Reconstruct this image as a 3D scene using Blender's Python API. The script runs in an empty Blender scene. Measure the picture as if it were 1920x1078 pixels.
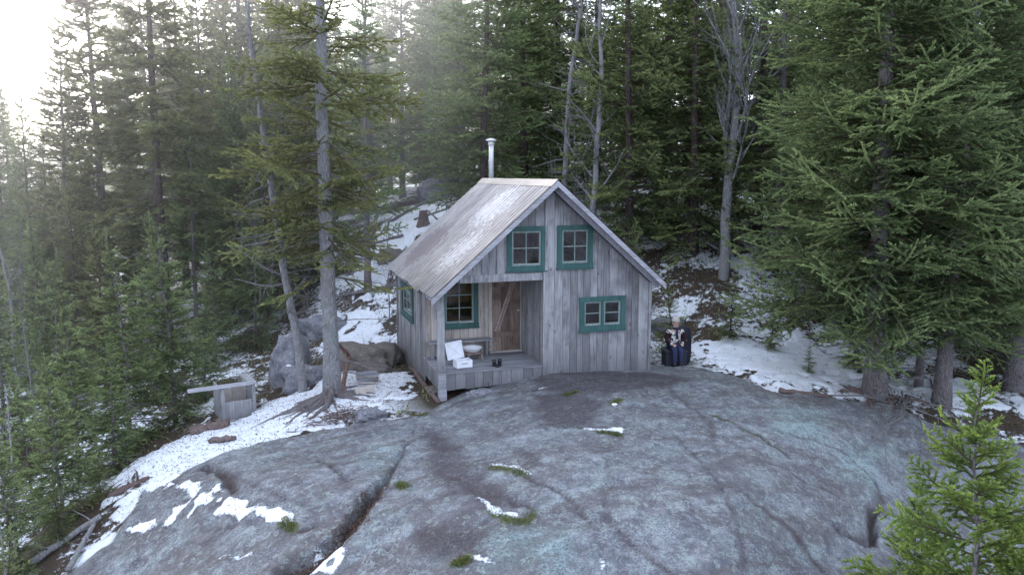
import bpy, math, random
import numpy as np
from mathutils import Vector, Matrix, Euler
R_ = math.radians
rng = np.random.default_rng(11); random.seed(11)
scn = bpy.context.scene
COL = scn.collection

# ------------------------------------------------------------------ camera
F_PX, PITCH, YAW = 1502.72, .1395, -.3104
CAM = np.array([-3.77, -16.946, 4.336])
_c, _s = math.cos(YAW), math.sin(YAW)
RGT = np.array([_c, _s, 0.]); FWD0 = np.array([-_s, _c, 0.])
FWD = FWD0*math.cos(PITCH)+np.array([0, 0, -math.sin(PITCH)]); UPV = np.cross(RGT, FWD)
cam_d = bpy.data.cameras.new('camera'); cam = bpy.data.objects.new('camera', cam_d); COL.objects.link(cam)
cam_d.sensor_width = 36; cam_d.lens = F_PX/1920*36; cam_d.clip_end = 6000; cam_d.clip_start = .05
cam.matrix_world = Matrix(((RGT[0], UPV[0], -FWD[0], CAM[0]), (RGT[1], UPV[1], -FWD[1], CAM[1]), (RGT[2], UPV[2], -FWD[2], CAM[2]), (0, 0, 0, 1)))
scn.camera = cam

def uv2xy(u, v): return CAM[0]+u*_c-v*_s, CAM[1]+u*_s+v*_c
def xy2uv(x, y):
    dx, dy = x-CAM[0], y-CAM[1]
    return dx*_c+dy*_s, -dx*_s+dy*_c
def ray(px, py): return FWD+(px-960)/F_PX*RGT-(py-539)/F_PX*UPV
def atz(px, py, z):
    d = ray(px, py); t = (z-CAM[2])/d[2]; return CAM+d*t

# ------------------------------------------------------------------ noise
def _hash(ix, iy, seed):
    h = (ix.astype(np.int64)*374761393+iy.astype(np.int64)*668265263+seed*1442695041) & 0xffffffff
    h = ((h ^ (h >> 13))*1274126177) & 0xffffffff
    return ((h ^ (h >> 16)) & 0xffff)/65535.0
def vnoise(x, y, seed=0):
    x = np.asarray(x, float); y = np.asarray(y, float)
    ix, iy = np.floor(x), np.floor(y); fx, fy = x-ix, y-iy
    fx = fx*fx*fx*(fx*(fx*6-15)+10); fy = fy*fy*fy*(fy*(fy*6-15)+10)
    a = _hash(ix, iy, seed); b = _hash(ix+1, iy, seed); c = _hash(ix, iy+1, seed); d = _hash(ix+1, iy+1, seed)
    return (a+(b-a)*fx+(c-a)*fy+(a-b-c+d)*fx*fy)*2-1
def fbm(x, y, o=4, seed=0, g=.5):
    r = 0; a = 1; t = 0
    for i in range(o):
        r = r+a*vnoise(x*2**i+i*17.3, y*2**i-i*9.1, seed+i); t += a; a *= g
    return r/t

# ------------------------------------------------------------------ terrain
CP = [(830,748,-.58),(1022,700,-.22),(1120,697,-.26),(1213,695,-.31),(920,725,-.42),(1270,688,-.45),(1310,690,-.45),(1380,703,-.5),(1450,735,-.62),(1530,746,-.75),(1600,750,-.9),(1740,795,-1.25),(1900,830,-1.7),
 (1150,760,-.27),(1000,780,-.42),(850,800,-.66),(1150,850,-.33),(950,880,-.42),(1300,850,-.42),(1300,760,-.36),(1450,850,-.7),(1600,880,-1.2),(800,900,-.66),(1040,960,-.5),(1250,960,-.52),(1400,960,-.75),(1550,960,-1.3),
 (1150,1070,-.82),(950,1070,-.86),(1350,1070,-.98),(1500,1070,-1.5),(1640,1000,-1.9),(720,1070,-1.05),(1800,950,-2.3),(760,980,-.8),
 (700,815,-.74),(600,850,-.85),(520,845,-.92),(480,900,-.95),(600,940,-.95),(400,1050,-1.55),(520,1050,-1.35),(300,1060,-2.05),(400,890,-1.2),(300,960,-1.65),
 (430,830,-1.27),(300,850,-1.65),(200,930,-2.15),(100,1000,-2.75),(620,755,-.85),(700,745,-.78),(760,765,-.72),(560,740,-1.02),(460,768,-1.32),(500,720,-1.15),(650,680,-.72),(700,640,-.65),(740,670,-.75),(640,620,-.6),
 (300,750,-2.0),(100,800,-2.9),(0,900,-3.4),(380,600,-1.5),(220,590,-1.9),(50,700,-3.0),(30,560,-2.6),
 (1400,680,-.5),(1560,700,-.72),(1650,700,-.85),(1500,620,-.2),(1350,600,.1),(1250,600,-.1),(1850,760,-1.25),(1800,650,-.7),(1900,700,-1.1),
 (790,400,2.6),(700,560,.3),(700,480,1.3),(1240,480,1.6),(1300,540,.8),(845,375,3.1),(1450,480,1.6),(1700,500,1.1),(480,500,-.4),(600,470,.8)]
CPW = [(*atz(a, b, c)[:2], c) for a, b, c in CP]
CPW += [(2.5,2.6,-.45),(0,5.3,-.8),(5,5.3,-.25),(2.5,5.3,-.5),(.3,2.5,-.65)]
for u, v, z in [(-45,75,-3),(-30,45,-3),(-12,45,1),(0,45,3.7),(15,45,4.4),(35,45,4.5),(-10,75,3),(5,75,6),(40,75,7.5),(-45,45,-4),(45,30,2),(-45,10,-6),(-20,12,-4.6),(-20,22,-3.6),(20,22,-1.2),(20,12,-3.4),(45,10,-5),(-12,5,-5.2),(0,5,-3.2),(0,7.5,-1.8),(8,5,-4.2),(30,22,-.6),(-30,28,-3.6),(3,3,-5),(14,30,.9)]:
    CPW.append((*uv2xy(u, v), z))
CPW = np.array(CPW)
def _tps(r2): return .5*r2*np.log(r2+1e-6)
_n = len(CPW)
_K = _tps(((CPW[:, None, :2]-CPW[None, :, :2])**2).sum(-1))+np.eye(_n)*.25
_A = np.zeros((_n+3, _n+3)); _A[:_n, :_n] = _K; _A[:_n, _n:] = np.c_[np.ones(_n), CPW[:, :2]]; _A[_n:, :_n] = _A[:_n, _n:].T
_W = np.linalg.solve(_A, np.r_[CPW[:, 2], 0, 0, 0])
def base_h(x, y):
    x = np.asarray(x, float); y = np.asarray(y, float)
    u, v = xy2uv(x, y); u = np.clip(u, -45, 45); v = np.clip(v, 3, 75); xx, yy = uv2xy(u, v)
    sh = xx.shape; xx = xx.ravel(); yy = yy.ravel(); out = np.empty_like(xx)
    for i in range(0, len(xx), 20000):
        a, b = xx[i:i+20000], yy[i:i+20000]
        r2 = (a[:, None]-CPW[:, 0])**2+(b[:, None]-CPW[:, 1])**2
        out[i:i+20000] = _tps(r2)@_W[:_n]+_W[_n]+_W[_n+1]*a+_W[_n+2]*b
    return out.reshape(sh)
def ground_at(px, py):
    d = ray(px, py); t = np.arange(6, 90, .04); p = CAM+d*t[:, None]
    k = np.argmax(p[:, 2] < base_h(p[:, 0], p[:, 1]))
    return p[k]

def poly(pts):   # photo-surveyed outline -> world x, y outline on the terrain
    return np.array([ground_at(*p)[:2] for p in pts])
def sdf(P, X, Y):     # positive inside
    n = len(P); d = np.full(X.shape, 1e9); ins = np.zeros(X.shape, bool)
    for i in range(n):
        a, b = P[i], P[(i+1) % n]; e = b-a; L = e@e+1e-12
        t = np.clip(((X-a[0])*e[0]+(Y-a[1])*e[1])/L, 0, 1)
        d = np.minimum(d, np.hypot(X-a[0]-t*e[0], Y-a[1]-t*e[1]))
        c = ((a[1] > Y) != (b[1] > Y))
        xx = a[0]+(Y-a[1])*e[0]/(e[1] if abs(e[1]) > 1e-9 else 1e-9)
        ins ^= c & (X < xx)
    return np.where(ins, d, -d)
def dline(P, W, X, Y):  # signed: half-width minus distance
    d = np.full(X.shape, -1e9)
    for i in range(len(P)-1):
        a, b = P[i], P[i+1]; e = b-a; L = e@e+1e-12
        t = np.clip(((X-a[0])*e[0]+(Y-a[1])*e[1])/L, 0, 1)
        d = np.maximum(d, W[i]+(W[i+1]-W[i])*t-np.hypot(X-a[0]-t*e[0], Y-a[1]-t*e[1]))
    return d
rock_p = poly([(120,1077),(215,1010),(240,960),(262,925),(345,885),(420,850),(520,826),(600,806),(660,800),(700,790),(790,775),(830,752),(900,715),(1000,690),(1213,683),(1300,688),(1370,700),(1450,735),(1560,748),(1650,752),(1740,790),(1800,800),(1919,830)])
_e = [(14, 11), (13, 6), (0, 3.5), (-9, 6)]
rock_p = np.vstack([rock_p, [uv2xy(*q) for q in _e]])
snow_ps = [poly(q) for q in [
 [(655,798),(560,812),(470,842),(400,857),(365,875),(335,892),(345,905),(400,918),(430,930),(480,950),(555,968),(552,990),(500,975),(450,977),(380,980),(330,992),(255,1003),(242,996),(300,975),(345,958),(375,945),(345,928),(300,925),(262,935),(250,965),(205,975),(180,940),(225,880),(300,838),(415,795),(460,775),(520,745),(575,728),(610,700),(600,640),(640,600),(700,640),(740,670),(700,700),(770,696),(787,740),(745,756),(700,768),(680,788)],
 [(540,1076),(600,1030),(640,998),(657,1020),(630,1076)],
 [(1285,650),(1330,690),(1400,705),(1460,732),(1570,742),(1610,700),(1560,660),(1500,615),(1400,640),(1320,640)],
 [(1640,740),(1700,745),(1780,750),(1840,770),(1900,770),(1840,715),(1740,690)],
 [(630,590),(700,570),(745,640),(740,665),(680,640)], [(1900,760),(1919,790),(1919,760)], [(650,490),(740,405),(835,375),(850,400),(760,480),(740,560),(660,565)]]]
small_snow = [(poly(q), w) for q, w in [([(1098,806),(1130,809),(1164,806)],[.03,.06,.07]),([(920,881),(955,885),(990,899)],[.02,.05,.02]),([(896,943),(930,960),(968,974)],[.03,.06,.06]),([(878,1050),(900,1056),(925,1062)],[.02,.04,.02]),([(1128,1048),(1133,1065)],[.01,.02]),([(415,1043),(465,1047)],[.02,.02]),([(720,782),(790,775)],[.04,.02]),([(1008,730),(1020,728)],[.02,.02])]]
isl = [poly(q) for q in [[(262,932),(335,926),(372,945),(330,958),(265,975)],[(370,905),(400,915),(420,935),(385,940)],[(280,900),(230,925),(215,930),(250,895)]]]
crev = poly([(792,778),(760,840),(735,885),(705,925),(675,965),(650,1005),(600,1045),(540,1077)]); crev_w = [-.02,.0,.02,.11,.17,.15,.2,.26]
cracks = [(poly(q), w, dp) for q, w, dp in [
 ([(1560,988),(1612,1018),(1636,1014),(1634,965),(1648,945)],[.03,.05,.06,.06,.02],.22),
 ([(1440,868),(1500,900),(1570,935)],[.01,.03,.01],.06),([(1330,775),(1480,860)],[.01,.02],.04),([(1460,812),(1590,850)],[.01,.03],.05),
 ([(598,858),(630,885),(655,910)],[.02,.035,.01],.08),([(380,880),(420,895),(440,925)],[.05,.08,.05],.12),([(1140,860),(1136,960)],[.01,.015],.03),
 ([(1350,905),(1420,950),(1490,1010),(1540,1076)],[.01,.03,.05,.07],.02),([(1130,960),(1170,1010),(1260,1076)],[.02,.03,.05],.02),([(385,1000),(470,985),(560,1000)],[.01,.02,.01],.05),
 ([(1255,725),(1330,790),(1345,850)],[.01,.02,.01],.05),([(985,905),(1060,930),(1110,990)],[.01,.02,.01],.06),([(1600,862),(1640,900),(1655,940)],[.01,.02,.02],.06),([(1000,735),(1080,722),(1160,712),(1245,718)],[.015,.02,.04,.04],.06),([(840,765),(900,742),(960,735)],[.01,.02,.01],.06),([(450,905),(520,935),(590,960)],[.01,.02,.01],.05),([(1250,800),(1330,880),(1380,985),(1400,1076)],[.005,.015,.02,.02],.05),([(560,1000),(600,985)],[.02,.02],.06),([(850,905),(900,935),(1000,955)],[.05,.08,.05],.04),([(1010,800),(1100,806),(1165,808)],[.02,.04,.02],.06)]]
moss_l = [(poly(q), [k_*.55 for k_ in w]) for q, w in [([(918,888),(960,895),(985,903)],[.03,.08,.03]),([(920,962),(950,985),(985,985),(1000,962)],[.05,.12,.07,.04]),([(850,1062),(880,1055)],[.07,.07]),([(528,985),(550,998)],[.1,.12]),([(1148,765),(1160,755)],[.03,.06]),([(748,912),(760,925)],[.06,.05]),([(1060,745),(1080,740)],[.04,.05]),([(1120,812),(1165,815)],[.03,.05]),([(750,770),(800,780)],[.06,.03])]]
stain_p = [poly(q) for q in [[(1000,748),(1060,735),(1125,760),(1118,806),(1050,806),(1010,790)],[(1010,700),(1230,700),(1310,716),(1200,732),(1100,745),(990,735)],[(960,850),(1005,860),(1015,885),(985,885)],[(800,800),(850,830),(900,900),(960,950),(900,960),(840,930),(800,880)],[(780,1000),(900,1000),(900,1060),(780,1050)]]]
teal_p = [poly(q) for q in [[(700,830),(735,830),(730,880),(705,900)],[(900,1000),(1060,990),(1080,1070),(900,1076)],[(1440,760),(1540,770),(1560,840),(1460,820)],[(1560,840),(1660,850),(1650,920),(1570,900)]]]

STR = []   # things that press the snow or carry it are handled by their own meshes
def fields(x, y):
    """height and masks of the ground at world x, y arrays"""
    wx = fbm(x*1.3, y*1.3, 4, 5)*.22; wy = fbm(x*1.3+40, y*1.3, 4, 9)*.22
    hx = fbm(x*6, y*6, 3, 15)*.05; hy = fbm(x*6+10, y*6, 3, 19)*.05
    X, Y = x+wx+hx, y+wy+hy; X2, Y2 = x+wx*.25+hx, y+wy*.25+hy
    rock = sdf(rock_p, X2, Y2)
    snow = np.full(x.shape, -1e9)
    hole = np.clip(fbm(x*2.4, y*2.4, 4, 85)-.10, 0, 1)*1.3
    for q_, p in enumerate(snow_ps): snow = np.maximum(snow, sdf(p, X2, Y2)-hole*(0, 0, 1, 1, 1, 1, 1.6)[q_])
    hole0 = np.clip(fbm(x*3.1, y*3.1, 4, 86)-.09, 0, 1)*1.15
    snow = snow-hole0
    for p in isl: snow = np.minimum(snow, -sdf(p, X2, Y2))
    snow = snow-.03+fbm(x*1.7, y*1.7, 3, 81)*.10+fbm(x*6, y*6, 3, 83)*.08+.02
    for p, w in small_snow: snow = np.maximum(snow, dline(p, w, X2, Y2))
    cr = dline(crev, crev_w, x+wx*.15+hx, y+wy*.15+hy)
    moss = np.full(x.shape, -1e9)
    for p, w in moss_l: moss = np.maximum(moss, dline(p, w, X2, Y2))
    stain = np.full(x.shape, -.5)
    for p in stain_p: stain = np.maximum(stain, sdf(p, X, Y))
    teal = np.full(x.shape, -1e9)
    for p in teal_p: teal = np.maximum(teal, sdf(p, X, Y))
    h = base_h(x, y)
    rk = np.clip(rock/.25+.5, 0, 1)
    # rock relief: broad swells, foliation steps running to lower right, fine crystals
    a = .55; sx = x*math.cos(a)+y*math.sin(a); sy = -x*math.sin(a)+y*math.cos(a)
    rel = fbm(x*.4, y*.4, 2, 31)*.09 + np.abs(fbm(sx*.35, sy*1.5, 4, 37))*.13 + fbm(x*2.2, y*2.2, 4, 41)*.026 + fbm(sx*3, sy*11, 3, 47)*.016+fbm(x*9, y*9, 3, 49)*.010-.03*np.clip(.12-np.abs(fbm(sx*.25, sy*1.1, 3, 48)),0,.12)/.12
    house = np.clip(1.6-np.hypot(np.maximum(np.abs(x-2.5)-2.6, 0), np.maximum(np.abs(y-2.6)-2.7, 0)), 0, 1)
    rel = rel*(1-.75*house)
    flo = fbm(x*.9, y*.9, 4, 51)*.16+fbm(x*4, y*4, 3, 53)*.05
    u, v = xy2uv(x, y); far = np.clip((v-26)/12, 0, 1)
    flo = flo+far*fbm(x*.3, y*.3, 3, 57)*.45
    flo = flo*(1-.8*house)
    snow_sm = np.clip(snow/.12, 0, 1); snow_sm = snow_sm*snow_sm*(3-2*snow_sm)
    flo = flo*(1-.55*np.clip(snow/.3, 0, 1))
    h = h+rel*rk+flo*(1-rk)
    # step at the rock rim
    h = h-.10*np.clip(.5-rock/.3, 0, 1)*np.exp(-np.maximum(-rock, 0)*2)*np.clip(v/6-1, 0, 1)
    ckd = np.zeros(x.shape)
    for p, w, dp in cracks:
        d = dline(p, w, x+hx, y+hy); ckd = np.maximum(ckd, np.clip((d+.015)/.04, 0, 1)*(1 if dp > .055 else .45)); h = h-dp*(.6 if dp < .1 else 1)*np.clip((d+.035)/.06, 0, 1)
        stain = np.maximum(stain, (d+.0)*2)
    k = np.clip((cr+.06)/.13, 0, 1); h = h-.24*k*k*(3-2*k)+.05*fbm(x*9, y*9, 3, 61)*k
    h = h+snow_sm*.03+np.clip(snow/.5, 0, 1)*.03+np.clip(moss/.05, 0, 1)*.03
    # distant hills
    D = np.hypot(u, v); hill = np.clip((D-85)/120, 0, 1)
    h = h+hill*(6+7*fbm(x*.006, y*.006, 3, 71)+np.clip(D/900, 0, 1)*40*np.clip(fbm(x*.002, y*.002, 2, 73)+.45, 0, 1))
    litter = np.maximum(np.clip((cr+.03)/.06, 0, 1)*np.where(snow > -.02, 0, 1), ckd)
    return h, rock, snow, np.clip(moss/.1+.5, 0, 1), np.clip(stain/.25+.55, 0, 1), np.clip(teal/.5+.4, 0, 1), litter
def G(x, y):
    return float(fields(np.array([float(x)]), np.array([float(y)]))[0][0])
def spot(px, py):
    p = ground_at(px, py); return (p[0], p[1], G(p[0], p[1]))
def at_v(px, v):      # a place at forward distance v whose trunk foot lines up with photo column px
    u = 0
    for _ in range(3):
        x, y = uv2xy(u, v); z = G(x, y) if _ else -.5
        depth = v*math.cos(PITCH)+(CAM[2]-z)*math.sin(PITCH); u = (px-960)/F_PX*depth
    x, y = uv2xy(u, v); return (x, y, G(x, y))

# ------------------------------------------------------------------ mesh helpers
def tag(o, label=None, cat=None, group=None, kind=None):
    if label: o['label'] = label
    if cat: o['category'] = cat
    if group: o['group'] = group
    if kind: o['kind'] = kind
    return o
def empty(name, loc=(0, 0, 0), rz=0, label=None, cat=None, group=None):
    o = bpy.data.objects.new(name, None); COL.objects.link(o); o.location = loc; o.rotation_euler = (0, 0, rz)
    o.empty_display_size = .2
    return tag(o, label, cat, group)
def link(name, me, mat, parent=None, smooth=False):
    if mat is not None and not me.materials: me.materials.append(mat)
    if smooth: me.polygons.foreach_set('use_smooth', np.ones(len(me.polygons), bool))
    o = bpy.data.objects.new(name, me); COL.objects.link(o)
    if parent is not None: o.parent = parent
    return o
def np_mesh(name, V, F, tone=None):      # V (n,3), F (m,k) same-size faces
    me = bpy.data.meshes.new(name); V = np.ascontiguousarray(V, np.float32); F = np.ascontiguousarray(F, np.int32)
    me.vertices.add(len(V)); me.vertices.foreach_set('co', V.ravel())
    m, k = F.shape; me.loops.add(m*k); me.loops.foreach_set('vertex_index', F.ravel())
    me.polygons.add(m); me.polygons.foreach_set('loop_start', np.arange(0, m*k, k, dtype=np.int32))
    me.update(calc_edges=True)
    if tone is not None:
        a = me.attributes.new('tone', 'FLOAT', 'POINT'); a.data.foreach_set('value', np.ascontiguousarray(tone, np.float32))
    return me
class MB:
    def __init__(s): s.v = []; s.f = []; s.t = []; s.n = 0
    def add(s, V, F, tone=0.5):
        V = np.asarray(V, float); b = s.n; s.v.append(V); s.n += len(V)
        for f in F: s.f.append([i+b for i in f])
        s.t.append(np.full(len(V), tone) if np.isscalar(tone) else np.asarray(tone, float)); return s
    def box(s, x0, x1, y0, y1, z0, z1, tone=.5, M=None, jit=0):
        V = np.array([(x, y, z) for x in (x0, x1) for y in (y0, y1) for z in (z0, z1)], float)
        if jit: V += np.random.default_rng(s.n).uniform(-jit, jit, V.shape)
        if M is not None: V = np.array([M@Vector(q) for q in V])
        return s.add(V, [(0, 1, 3, 2), (4, 6, 7, 5), (0, 4, 5, 1), (2, 3, 7, 6), (0, 2, 6, 4), (1, 5, 7, 3)], tone)
    def bar(s, a, b, w, t, tone=.5, up=(0, 0, 1)):     # rectangular bar from a to b, w across, t thick along up
        a = np.array(a, float); b = np.array(b, float); d = b-a; d /= np.linalg.norm(d); up = np.array(up, float)
        sx = np.cross(d, up); sx /= np.linalg.norm(sx)+1e-9; up = np.cross(sx, d)
        V = [p+i*sx*w/2+j*up*t/2 for p in (a, b) for i, j in ((-1, -1), (1, -1), (1, 1), (-1, 1))]
        return s.add(V, [(0, 3, 2, 1), (4, 5, 6, 7), (0, 1, 5, 4), (1, 2, 6, 5), (2, 3, 7, 6), (3, 0, 4, 7)], tone)
    def tube(s, P, r, n=8, tone=.5, rough=0, cap=True, seed=0):
        P = np.asarray(P, float); m = len(P); r = np.broadcast_to(np.asarray(r, float), (m,))
        T = np.gradient(P, axis=0); T /= np.linalg.norm(T, axis=1)[:, None]+1e-12
        ref = np.array([0, 0, 1.]) if abs(T[0, 2]) < .9 else np.array([1., 0, 0]); rg = np.random.default_rng(seed+m)
        A = np.cross(T, ref); A /= np.linalg.norm(A, axis=1)[:, None]+1e-12; B = np.cross(T, A)
        th = np.arange(n)*2*np.pi/n
        rr = r[:, None]*(1+rough*rg.uniform(-1, 1, (m, n))) if rough else r[:, None]*np.ones((1, n))
        V = P[:, None]+rr[..., None]*(np.cos(th)[None, :, None]*A[:, None]+np.sin(th)[None, :, None]*B[:, None])
        F = [(i*n+j, i*n+(j+1) % n, (i+1)*n+(j+1) % n, (i+1)*n+j) for i in range(m-1) for j in range(n)]
        if cap: F += [tuple(range(n))[::-1], tuple((m-1)*n+j for j in range(n))]
        return s.add(V.reshape(-1, 3), F, tone)
    def ball(s, c, r, nu=12, nv=8, tone=.5, M=None):
        r = np.broadcast_to(np.array(r, float), (3,)); V = [(0, 0, 1)]
        for i in range(1, nv):
            p = math.pi*i/nv
            for j in range(nu): q = 2*math.pi*j/nu; V.append((math.sin(p)*math.cos(q), math.sin(p)*math.sin(q), math.cos(p)))
        V.append((0, 0, -1)); V = np.array(V)*r
        if M is not None: V = np.array([M@Vector(q) for q in V])
        V = V+np.array(c); F = []
        for j in range(nu):
            F.append((0, 1+j, 1+(j+1) % nu))
            for i in range(nv-2): a = 1+i*nu; F.append((a+j, a+nu+j, a+nu+(j+1) % nu, a+(j+1) % nu))
            a = 1+(nv-2)*nu; F.append((a+j, len(V)-1, a+(j+1) % nu))
        return s.add(V, F, tone)
    def build(s, name, mat, parent=None, smooth=False, bevel=0):
        me = bpy.data.meshes.new(name); V = np.concatenate(s.v) if s.v else np.zeros((0, 3))
        me.from_pydata(V.tolist(), [], s.f); me.update()
        a = me.attributes.new('tone', 'FLOAT', 'POINT'); a.data.foreach_set('value', np.concatenate(s.t).astype(np.float32))
        o = link(name, me, mat, parent, smooth)
        if bevel:
            b = o.modifiers.new('bevel', 'BEVEL'); b.width = bevel; b.segments = 2; b.limit_method = 'ANGLE'
        return o

# ------------------------------------------------------------------ materials
class NT:
    def __init__(s, name):
        s.m = bpy.data.materials.new(name); s.m.use_nodes = True; s.t = s.m.node_tree; s.t.nodes.clear()
        s.out = s.t.nodes.new('ShaderNodeOutputMaterial')
    def n(s, typ, ins=None, **kw):
        nd = s.t.nodes.new('ShaderNode'+typ)
        for k, v in kw.items(): setattr(nd, k, v)
        for k, v in (ins or {}).items(): s.set(nd.inputs[k], v)
        return nd
    def set(s, sock, v):
        if isinstance(v, bpy.types.NodeSocket): s.t.links.new(v, sock)
        elif isinstance(v, bpy.types.Node): s.t.links.new(v.outputs[0], sock)
        else:
            if hasattr(sock.default_value, '__len__') and not hasattr(v, '__len__'): v = (v, v, v, 1)[:len(sock.default_value)]
            elif hasattr(v, '__len__') and len(sock.default_value) == 4 and len(v) == 3: v = (*v, 1)
            sock.default_value = v
    def attr(s, a): return s.n('Attribute', attribute_name=a).outputs['Fac']
    def obj(s): return s.n('TexCoord').outputs['Object']
    def world(s): return s.n('NewGeometry').outputs['Position']
    def mapp(s, v, sc=(1, 1, 1), rot=(0, 0, 0)): return s.n('Mapping', {'Vector': v, 'Scale': sc, 'Rotation': rot}).outputs[0]
    def noise(s, v, sc, det=4, ro=.55, dist=0): return s.n('TexNoise', {'Vector': v, 'Scale': sc, 'Detail': det, 'Roughness': ro, 'Distortion': dist}).outputs['Fac']
    def ramp(s, f, st, interp='LINEAR'):
        r = s.n('ValToRGB', {'Fac': f}); e = r.color_ramp; e.interpolation = interp
        while len(e.elements) < len(st): e.elements.new(.5)
        for el, (p, c) in zip(e.elements, st): el.position = p; el.color = (c, c, c, 1) if np.isscalar(c) else (*c, 1)
        return r.outputs[0]
    def mix(s, f, a, b, mode='MIX'):
        m = s.n('Mix', data_type='RGBA', blend_type=mode); s.set(m.inputs[0], f); s.set(m.inputs[6], a); s.set(m.inputs[7], b); return m.outputs[2]
    def math(s, op, a, b=0., clamp=False):
        m = s.n('Math', operation=op, use_clamp=clamp); s.set(m.inputs[0], a); s.set(m.inputs[1], b); return m.outputs[0]
    def bump(s, h, st=.5, d=.02, nrm=None):
        b = s.n('Bump', {'Height': h, 'Strength': st, 'Distance': d})
        if nrm is not None: s.set(b.inputs['Normal'], nrm)
        return b.outputs[0]
    def pbr(s, col, rough=.8, nrm=None, spec=.3, metal=0., **kw):
        p = s.n('BsdfPrincipled', {'Base Color': col, 'Roughness': rough, 'Metallic': metal, 'Specular IOR Level': spec, **kw})
        if nrm is not None: s.set(p.inputs['Normal'], nrm)
        s.t.links.new(p.outputs[0], s.out.inputs[0]); return s.m

def mat_ground():
    t = NT('ground_cover'); P = t.world()
    n1 = t.noise(P, 1.1, 5); n2 = t.noise(P, 5, 6, .65); n3 = t.noise(P, 28, 5, .7); n4 = t.noise(P, 110, 3, .7)
    # granite
    g = t.ramp(n2, [(.30, (.082, .084, .090)), (.5, (.150, .154, .158)), (.70, (.25, .257, .26))])
    g = t.mix(t.ramp(n3, [(.40, .8), (.56, 0)]), g, (.085, .085, .12))
    lich = t.math('MULTIPLY', t.ramp(t.noise(P, 2.3, 6, .7), [(.47, 0), (.62, 1)]), t.ramp(t.noise(P, 55, 4, .8), [(.46, 0), (.54, 1)]))
    g = t.mix(t.math('MULTIPLY', lich, .6), g, (.42, .45, .46))
    lic2 = t.math('MULTIPLY', t.ramp(t.noise(t.mapp(P, (1, 1, 1), (0, 0, 1)), 1.7, 6, .7), [(.5, 0), (.64, 1)]), t.ramp(t.noise(P, 24, 4, .8), [(.42, 0), (.6, 1)]))
    g = t.mix(t.math('MULTIPLY', lic2, .45), g, (.30, .42, .38))
    te = t.attr('teal'); g = t.mix(t.math('MULTIPLY', te, t.ramp(n3, [(.42, .05), (.6, .75)])), g, (.26, .42, .40))
    dk = t.ramp(t.noise(t.mapp(P, (.5, 1.3, 1), (0, 0, .55)), 1.3, 5, .6), [(.5, 0), (.72, 1)])
    g = t.mix(t.math('MULTIPLY', dk, .5), g, (.085, .075, .078))
    vor = t.n('TexVoronoi', {'Vector': P, 'Scale': 9.}).outputs['Distance']
    g = t.mix(t.ramp(vor, [(.03, .8), (.07, 0)]), g, (.62, .64, .66))
    g = t.mix(t.ramp(t.n('TexVoronoi', {'Vector': t.mapp(P, (1, 1, 1), (0, 0, .5)), 'Scale': 5.}).outputs['Distance'], [(.02, .8), (.06, 0)]), g, (.05, .045, .05))
    cell = t.n('TexVoronoi', {'Vector': t.n('VectorMath', {0: P, 1: t.n('VectorMath', {0: t.n('TexNoise', {'Vector': P, 'Scale': 9., 'Detail': 3}).outputs['Color'], 'Scale': .12}, operation='SCALE').outputs[0]}, operation='ADD').outputs[0], 'Scale': 34.}).outputs['Color']
    cv = t.n('SeparateColor', {0: cell}).outputs[0]; sa = t.ramp(t.noise(P, .8, 5, .65), [(.36, .25), (.62, 1)]); g = t.mix(t.math('MULTIPLY', sa, t.ramp(cv, [(.0, .55), (.22, .0), (.8, 0)])), g, (.07, .07, .085)); g = t.mix(t.math('MULTIPLY', sa, t.ramp(cv, [(.74, 0), (.80, .32), (1, .5)])), g, (.37, .40, .40)); ls = t.ramp(t.noise(t.mapp(P, (.35, 1., 1), (0, 0, .7)), .9, 5, .6, .4), [(.40, .0), (.50, .55), (.56, 0)]); g = t.mix(ls, g, (.085, .070, .064))
    cell2 = t.n('SeparateColor', {0: t.n('TexVoronoi', {'Vector': t.mapp(P, (1, 1, 1), (0, 0, 1)), 'Scale': 11.}).outputs['Color']}).outputs[1]; g = t.mix(t.math('MULTIPLY', t.ramp(cell2, [(.80, 0), (.83, 1)]), t.ramp(n3, [(.46, 0), (.52, .45)])), g, (.30, .36, .33)); g = t.mix(t.math('MULTIPLY', t.ramp(cell2, [(.12, 1), (.15, 0)]), t.ramp(n3, [(.46, 0), (.52, .5)])), g, (.10, .085, .085))
    st = t.attr('stain'); g = t.mix(t.math('MULTIPLY', st, t.ramp(n3, [(.35, .93), (.62, .5)])), g, (.055, .042, .048))
    # forest floor
    f = t.ramp(n3, [(.3, (.018, .013, .011)), (.5, (.055, .038, .028)), (.68, (.12, .085, .06))])
    f = t.mix(t.ramp(n2, [(.5, 0), (.7, .7)]), f, (.035, .05, .022))
    rk = t.math('ADD', t.math('MULTIPLY', t.attr('rock'), 4.), t.math('MULTIPLY', t.math('SUBTRACT', n3, .5), 1.2))
    rk = t.ramp(t.math('ADD', rk, .5), [(.4, 0), (.6, 1)])
    c = t.mix(rk, f, g)
    li = t.attr('litter'); c = t.mix(t.math('MULTIPLY', li, t.ramp(n4, [(.3, 1), (.62, .5)])), c, (.045, .028, .024))
    mo = t.math('MULTIPLY', t.attr('moss'), t.ramp(n4, [(.3, .4), (.5, 1)])); c = t.mix(mo, c, t.mix(n4, (.03, .045, .012), (.14, .15, .04)))
    # snow : surveyed patches plus broken patches on the forest floor
    patch = t.math('SUBTRACT', t.noise(P, .55, 7, .68), .475); patch = t.math('ADD', patch, t.math('MULTIPLY', t.math('SUBTRACT', t.noise(P, 6.5, 5, .75), .5), .55))
    patch = t.math('SUBTRACT', t.math('MULTIPLY', patch, 1.), t.math('MULTIPLY', t.math('MAXIMUM', t.math('MULTIPLY', t.attr('rock'), 6.), -.0), .6))
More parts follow.
